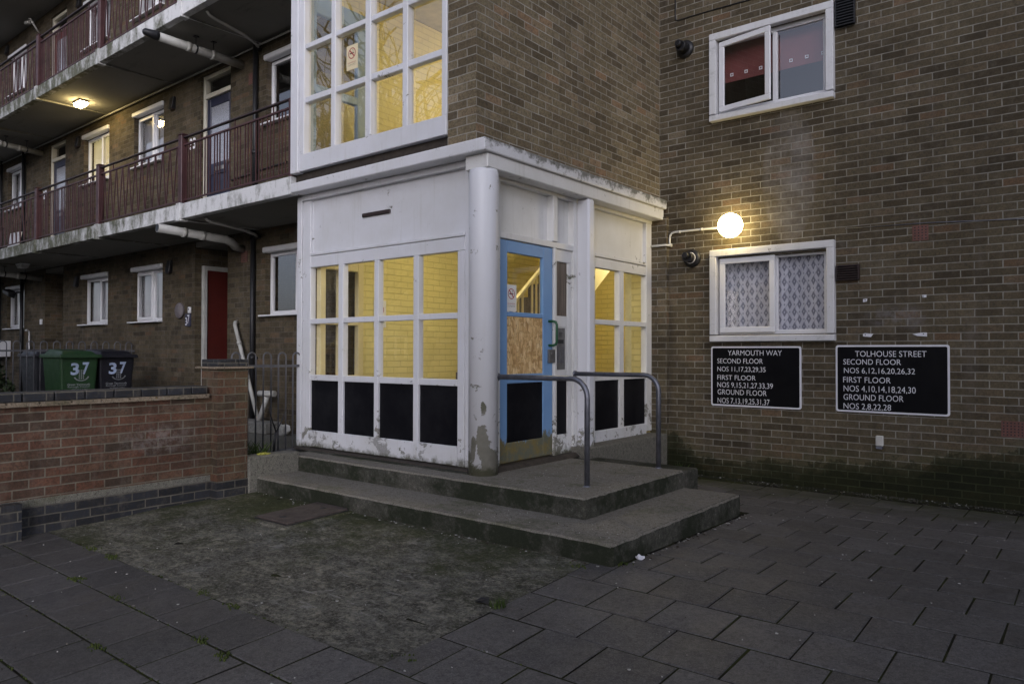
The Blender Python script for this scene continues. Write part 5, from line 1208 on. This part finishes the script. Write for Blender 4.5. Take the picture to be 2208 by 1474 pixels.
def crumple(name, loc, size, mat, label, cat, seed, flat=.4):
    rn = random.Random(seed); bm = bmesh.new(); bmesh.ops.create_icosphere(bm, subdivisions=2, radius=1)
    mb = MB(); x, y, z = loc; idx = {}
    for v in bm.verts:
        k = 1+rn.uniform(-.4, .25); idx[v.index] = len(mb.v); mb.v.append((x+v.co.x*size[0]*k, y+v.co.y*size[1]*k, z+max(0, (v.co.z+.7)*size[2]*k)))
    for f in bm.faces: mb.face(tuple(idx[v.index] for v in f.verts))
    bm.free(); return tag(mb.build(name, mat, None, loc=loc), label, cat)
crumple('paper_tissue', (-2.375, 4.325, gz(4.325)-.002), (.032, .02, .018), M_SIGNWHITE, 'crumpled white tissue on the paving beside the lower step', 'litter', 3)
crumple('wrapper', (-6.50, 4.16, .343), (.03, .07, .012), plain('yellow_wrapper_film', (.34, .33, .06), .4, 0, .4, 30), 'crumpled yellow wrapper on the kerb under the short railing', 'litter', 5)
crumple('plastic_bag', (-8.35, 5.62, .27), (.12, .07, .09), M_GREYPIPE, 'crumpled pale plastic bag beside the concrete block', 'litter', 8)
crumple('rubble_heap', (-9.52, 5.70, .40), (.07, .06, .11), M_DKBROWN, 'small dark heap of debris at the foot of the downpipe', 'debris', 9)

# manhole cover
o = thing('manhole_cover', (-5.29, 3.71, gz(3.71)), 'rectangular rusty dark manhole cover set in the mossy forecourt', 'cover')
M_IRON = plain('rusty_iron', (.085, .068, .06), .75, .2, .35, 9, .3)
def gq(x, y, dz): return (x, y, gz(y)+dz)
MB().hexa([gq(-5.49, 3.45, -.01), gq(-5.05, 3.45, -.01), gq(-5.03, 4.035, -.01), gq(-5.45, 4.035, -.01)], [gq(-5.49, 3.45, .03), gq(-5.05, 3.45, .03), gq(-5.03, 4.035, .03), gq(-5.45, 4.035, .03)]).build('plate', M_IRON, o, bevel=.004)
mb = MB()
for x, y in ((-5.26, 3.55), (-5.22, 3.92)): mb.lathe([(.03, .0), (.03, .004)], gq(x, y, .028), 'Z', 16)
mb.build('lifting_hole', M_BLKP, o)
MB().hexa([gq(-5.57, 3.37, -.01), gq(-4.97, 3.37, -.01), gq(-4.97, 4.045, -.01), gq(-5.53, 4.045, -.01)], [gq(-5.55, 3.39, .011), gq(-4.99, 3.39, .011), gq(-4.98, 4.043, .011), gq(-5.52, 4.043, .011)]).build('mortar_surround', M_APRON, o)
MB().hexa([gq(-5.505, 3.435, -.01), gq(-5.035, 3.435, -.01), gq(-5.015, 4.042, -.01), gq(-5.465, 4.042, -.01)], [gq(-5.505, 3.435, .014), gq(-5.035, 3.435, .014), gq(-5.015, 4.042, .014), gq(-5.465, 4.042, .014)]).build('edge_gap_shade', M_BLKP, o)  # black edge beneath the plate paints the dark gap and shadow round it

# ================================================================== PLANTS AND LITTER
def mk_leaf(name, a, b):
    n = NT(name); n.set(n.mix(n.island(), a, b), .7, 0, .2); return n.m
M_GRASS = mk_leaf('grass_blades', (.028, .050, .010), (.065, .095, .022))
M_MOSS = mk_leaf('moss_tufts', (.028, .042, .008), (.065, .082, .018))
rn = random.Random(21)
def blades(mb, x, y, z, n, r, h, w=.004):
    for _ in range(n):
        a = rn.uniform(0, 6.28); q = r*math.sqrt(rn.random()); px, py = x+q*math.cos(a), y+q*math.sin(a); b = rn.uniform(0, 6.28); hh = h*rn.uniform(.5, 1.1); l = hh*rn.uniform(.1, .7); t = rn.uniform(0, 6.28)
        dx, dy = w*math.cos(b), w*math.sin(b)
        mb.quad((px-dx, py-dy, z), (px+dx, py+dy, z), (px+l*.5*math.cos(t)+dx*.6, py+l*.5*math.sin(t)+dy*.6, z+hh*.6), (px+l*math.cos(t), py+l*math.sin(t), z+hh))
mb = MB(); blades(mb, -2.60, 3.13, gz(3.13), 70, .045, .05, .0025); tag(mb.build('grass_tuft', M_GRASS, None, loc=(-2.6, 3.13, gz(3.13))), 'small green grass tuft at the forecourt and paving edge', 'grass')
mb = MB(); blades(mb, -6.74, 4.2, .27, 110, .15, .19, .004); tag(mb.build('grass_clump', M_GRASS, None, loc=(-6.72, 4.22, .27)), 'clump of green grass behind the short railing', 'grass')
mb = MB()
for x, y, k, h in ((-3.98, 7.95, 26, .11), (-3.86, 7.99, 34, .14), (-3.72, 8.02, 22, .09), (-4.0, 7.7, 12, .06)): blades(mb, x, y, gz(y)-.005, k, .05, h, .005)
tag(mb.build('weed_plant', M_GRASS, None, loc=(-3.86, 7.98, gz(7.98))), 'low weeds in the corner between the porch pier and the right hand wall', 'weeds')
o = thing('sapling', (-6.82, 4.48, .27), 'thin leafless forked sapling behind the short railing', 'plant')
MB().tube([(-6.82, 4.48, .25), (-6.815, 4.49, .42), (-6.80, 4.50, .52)], [.016, .013, .011], 7).build('trunk', M_BLKP, o)
MB().tube([(-6.80, 4.50, .52), (-6.80, 4.43, .70), (-6.79, 4.40, .82)], [.008, .006, .003], 6).build('branch', M_BLKP, o); MB().tube([(-6.80, 4.50, .52), (-6.80, 4.57, .64), (-6.79, 4.62, .78)], [.008, .006, .003], 6).build('branch', M_BLKP, o)
# moss along the paving joints
mb = MB()
def moss(x, y, n=8, r=.02, h=.010):
    for _ in range(n):
        px, py = x+rn.gauss(0, r), y+rn.gauss(0, r*.5); s = rn.uniform(.003, .008); zz = gz(py)-.006
        mb.lathe([(s, 0), (s*.8, h*rn.uniform(.5, 1)), (.0005, h*1.2)], (px, py, zz), 'Z', 5)
for y in rowsY[6:17]:
    x = -9.
    while x < -.4:
        if not (x > -6.6 and x < -2.6 and y > 2.3) and rn.random() < (.75 if x < -2.6 else .22) and (y < 2.4 or x > -2.6): moss(x, y, 2, .02, .006)
        x += .05
for x, y, k in ((-5.11, 1.93, 46), (-5.42, 2.27, 60), (-5.75, 2.28, 24), (-4.2, 2.28, 22), (-3.85, 2.27, 25), (-4.55, 1.93, 20), (-3.9, 1.57, 26), (-3.55, 1.92, 22), (-3.3, 1.9, 20), (-2.55, 2.4, 10), (-2.6, 3.95, 16), (-2.42, 4.15, 30)): moss(x, y, k, .035, .014)
tag(mb.build('joint_moss', M_MOSS), 'green moss growing along the paving joints', 'moss', None, 'stuff')
# small litter: pale flecks, leaf crumbs along the bottoms of walls and steps
mb = MB()
def fleck(x, y, z, s, mi):
    a = rn.uniform(0, 3.14); c, q = math.cos(a)*s, math.sin(a)*s; k = rn.uniform(.35, 1); mb.m = mi
    mb.hexa([(x-c, y-q, z), (x+q*k, y-c*k, z), (x+c, y+q, z), (x-q*k, y+c*k, z)], [(x-c*.9, y-q*.9, z+.003), (x+q*k, y-c*k, z+.004), (x+c*.8, y+q*.8, z+.002), (x-q*k, y+c*k, z+.005)])
for _ in range(420):
    x, y = rn.uniform(-6.4, .2), rn.uniform(.9, 7.8)
    if (-6.6 < x < -2.40 and 4.02 < y < 6.2) or (x < -2.9 and y > 6): continue
    fleck(x, y, gz(y)+.003, rn.choice((.003, .004, .004, .006, .010)), rn.choice((0, 0, 0, 0, 1, 2)))
for _ in range(260):     # leaf crumbs against the foot of the lower step and the walls
    t = rn.random()
    if t < .4: x, y = rn.uniform(-6.4, -2.4), 4.03-abs(rn.gauss(0, .03))
    elif t < .7: x, y = -2.39+abs(rn.gauss(0, .035)), rn.uniform(4.1, 6.2)
    else: x, y = rn.uniform(-3.8, -.3), 8.06-abs(rn.gauss(0, .08))
    fleck(x, y, gz(y)+.003, rn.uniform(.004, .014), rn.choice((1, 1, 2, 0)))
for _ in range(120):
    if rn.random() < .5: x, y, z = rn.uniform(-4.0, -2.5), rn.uniform(4.1, 4.5), .145
    else: x, y, z = rn.uniform(-4.0, -3.0), rn.uniform(4.55, 6.1), .303
    fleck(x, y, z, rn.choice((.002, .003, .005)), rn.choice((0, 0, 1)))
mb.build('litter', [plain('pale_fleck', (.42, .41, .38), .8), plain('dead_leaf', (.045, .033, .02), .9), plain('grey_chip', (.16, .15, .13), .9)])
tag(bpy.data.objects['litter'], 'tiny pale flecks and leaf crumbs scattered on the paving', 'litter', None, 'stuff')
tag(MB().quad((-2.76, 3.11, gz(3.11)+.004), (-2.72, 3.09, gz(3.11)+.012), (-2.66, 3.12, gz(3.11)+.006), (-2.70, 3.17, gz(3.11)+.022)).quad((-2.76, 3.11, gz(3.11)+.004), (-2.74, 3.15, gz(3.11)+.02), (-2.70, 3.17, gz(3.11)+.022), (-2.72, 3.12, gz(3.11)+.01)).build('dead_leaf', M_BLKP, None, loc=(-2.72, 3.12, gz(3.12))), 'dark curled dead leaf beside the grass tuft', 'leaf')
# dark shrub beyond the hoop railing at the left
o = thing('shrub', (-13.6, 3.35, .27), 'dark low evergreen shrub behind the railing at far left', 'shrub')
mb = MB()
for _ in range(2600):
    while True:
        a = Vector((rn.uniform(-1, 1), rn.uniform(-1, 1), rn.uniform(-1, 1)))
        if .35 < a.length < 1: break
    c = Vector((-13.5+a.x*.8, 3.45+a.y*.75, .72+a.z*.55+.12*math.sin(a.x*5+a.y*4))); u = Vector((rn.gauss(0, 1), rn.gauss(0, 1), rn.gauss(0, 1))).normalized()*.05; v = u.orthogonal().normalized()*.02
    mb.quad(c-u, c-v, c+u, c+v)
mb.build('foliage', mk_leaf('evergreen_leaf', (.012, .02, .008), (.035, .05, .02)), o)
mb = MB()
for k in range(6): mb.tube([(-13.5, 3.45, .25), (-13.5+.3*math.cos(k), 3.45+.3*math.sin(k), .9)], [.02, .006], 6)
mb.build('stem', M_BLKP, o)

# ================================================================== ACROSS THE STREET (trees and house row mirrored in panes; houses also placed to shade walls)
M_BARK = plain('dark_bark', (.035, .03, .024), .9, 0, .3, 6)
def bare_tree(x, y, h, seed, label):
    o = thing('bare_tree', (x, y, -.3), label, 'tree', 'bare trees across the street')
    rn = random.Random(seed); tr, cr = MB(), MB()
    def grow(p, dr, ln, r, lv):
        pts = [p]; q = p; d2 = dr.copy(); n = 4
        for k in range(n):
            d2 = (d2+Vector((rn.gauss(0, .16), rn.gauss(0, .16), rn.gauss(0, .10)+.03))).normalized(); q = q+d2*ln/n; pts.append(q)
        (tr if lv < 2 else cr).tube(pts, [r*(1-.42*k/n) for k in range(n+1)], 6 if lv < 2 else 4, False)
        if lv >= 6: return
        for k in range((3, 4, 4, 3, 3, 2)[lv]):
            t = rn.uniform(.45, 1); b = pts[max(1, min(n, int(round(t*n))))]
            side = Vector((rn.gauss(0, 1), rn.gauss(0, 1), rn.gauss(0, .4))).normalized()
            nd = (d2*.75+side*rn.uniform(.5, .9)+Vector((0, 0, .12))).normalized()
            grow(b, nd, ln*rn.uniform(.62, .84), max(.011, r*rn.uniform(.50, .68)), lv+1)
    grow(Vector((x, y, -.4)), Vector((rn.gauss(0, .04), rn.gauss(0, .04), 1)), h*.30, .44, 0)
    tr.build('trunk', M_BARK, o); cr.build('crown', M_BARK, o)
bare_tree(-15.2, -4.6, 13.5, 1, 'tall bare tree across the street, mirrored in the stair window')
bare_tree(-19.0, -5.4, 14.5, 2, 'broad bare tree across the street beyond the first')
bare_tree(-17.0, -3.6, 13.0, 11, 'bare tree between the two others across the street')
bare_tree(-12.4, -5.0, 13.0, 6, 'slender bare tree across the street opposite the porch')

M_HOUSEBRICK = bricks('house_brick', [(p, (c[0]*1.1, c[1]*.85, c[2]*.75)) for p, c in BROWN], (.3, .28, .24), bump=.4)
M_TILE_ROOF = plain('roof_tile', (.10, .06, .05), .8, 0, .3, 5)
def house(x0, x1, y0, y1, h, label, front):
    """two storey terraced house; front = +1 when its windows face +Y"""
    g0 = gz(y1 if front > 0 else y0)-.3
    o = thing('terraced_house', ((x0+x1)/2, (y0+y1)/2, g0), label, 'house', 'houses across the street')
    MB().box(x0, x1, y0, y1, g0, h).build('wall', M_HOUSEBRICK, o)
    ym = (y0+y1)/2
    MB().prism([(y0-.25, h), (y1+.25, h), (ym, h+2.0)], x0, x1, 'X').build('roof', M_TILE_ROOF, o)
    MB().box(x0+.3, x0+.9, ym-.3, ym+.3, h+1.2, h+2.9).build('chimney', M_HOUSEBRICK, o)
    y = y1 if front > 0 else y0; s = front
    for cx in ((x0*.72+x1*.28), (x0*.28+x1*.72)):
        for zc in (1.3, 4.0):
            if zc < 2 and cx > (x0+x1)/2: continue
            mb = MB(); a, b, c, e = cx-.6, cx+.6, zc-.65, zc+.65
            for q in ((a, b, c, c+.1), (a, b, e-.1, e), (a, a+.1, c+.1, e-.1), (b-.1, b, c+.1, e-.1), (cx-.04, cx+.04, c+.1, e-.1), (a+.1, b-.1, zc+.1, zc+.16)): mb.box(q[0], q[1], y, y+s*.07, q[2], q[3])
            w = mb.build('window', M_UPVC, o); MB().box(a+.1, b-.1, y, y+s*.02, c+.1, e-.1).build('pane', M_SIGNBLACK, w)
    cx = x0*.28+x1*.72
    d_ = MB().box(cx-.45, cx+.45, y, y+s*.05, g0+.3, g0+2.35).build('door', M_NAVY, o); MB().box(cx-.55, cx+.55, y, y+s*.09, g0+2.35, g0+2.5).build('lintel', M_UPVC, d_)
for i in range(5): house(-1.0-5.0*(i+1), -1.0-5.0*i, -15.5, -8.0, 5.2, ['brick terraced house across the street facing the stair tower', 'second brick terraced house along from the street corner', 'third brick terraced house along from the street corner', 'fourth brick terraced house along from the street corner', 'brick terraced house at the far end of the row across the street'][i], 1)
for i in range(2): house(5.0+5.2*i, 10.2+5.2*i, -8.5, -4.0, 8.0, ['unseen taller brick house added at right to shade the wall', 'second unseen taller house added to shade the right hand wall'][i], 1)  # added out of view to keep light off the right hand wall
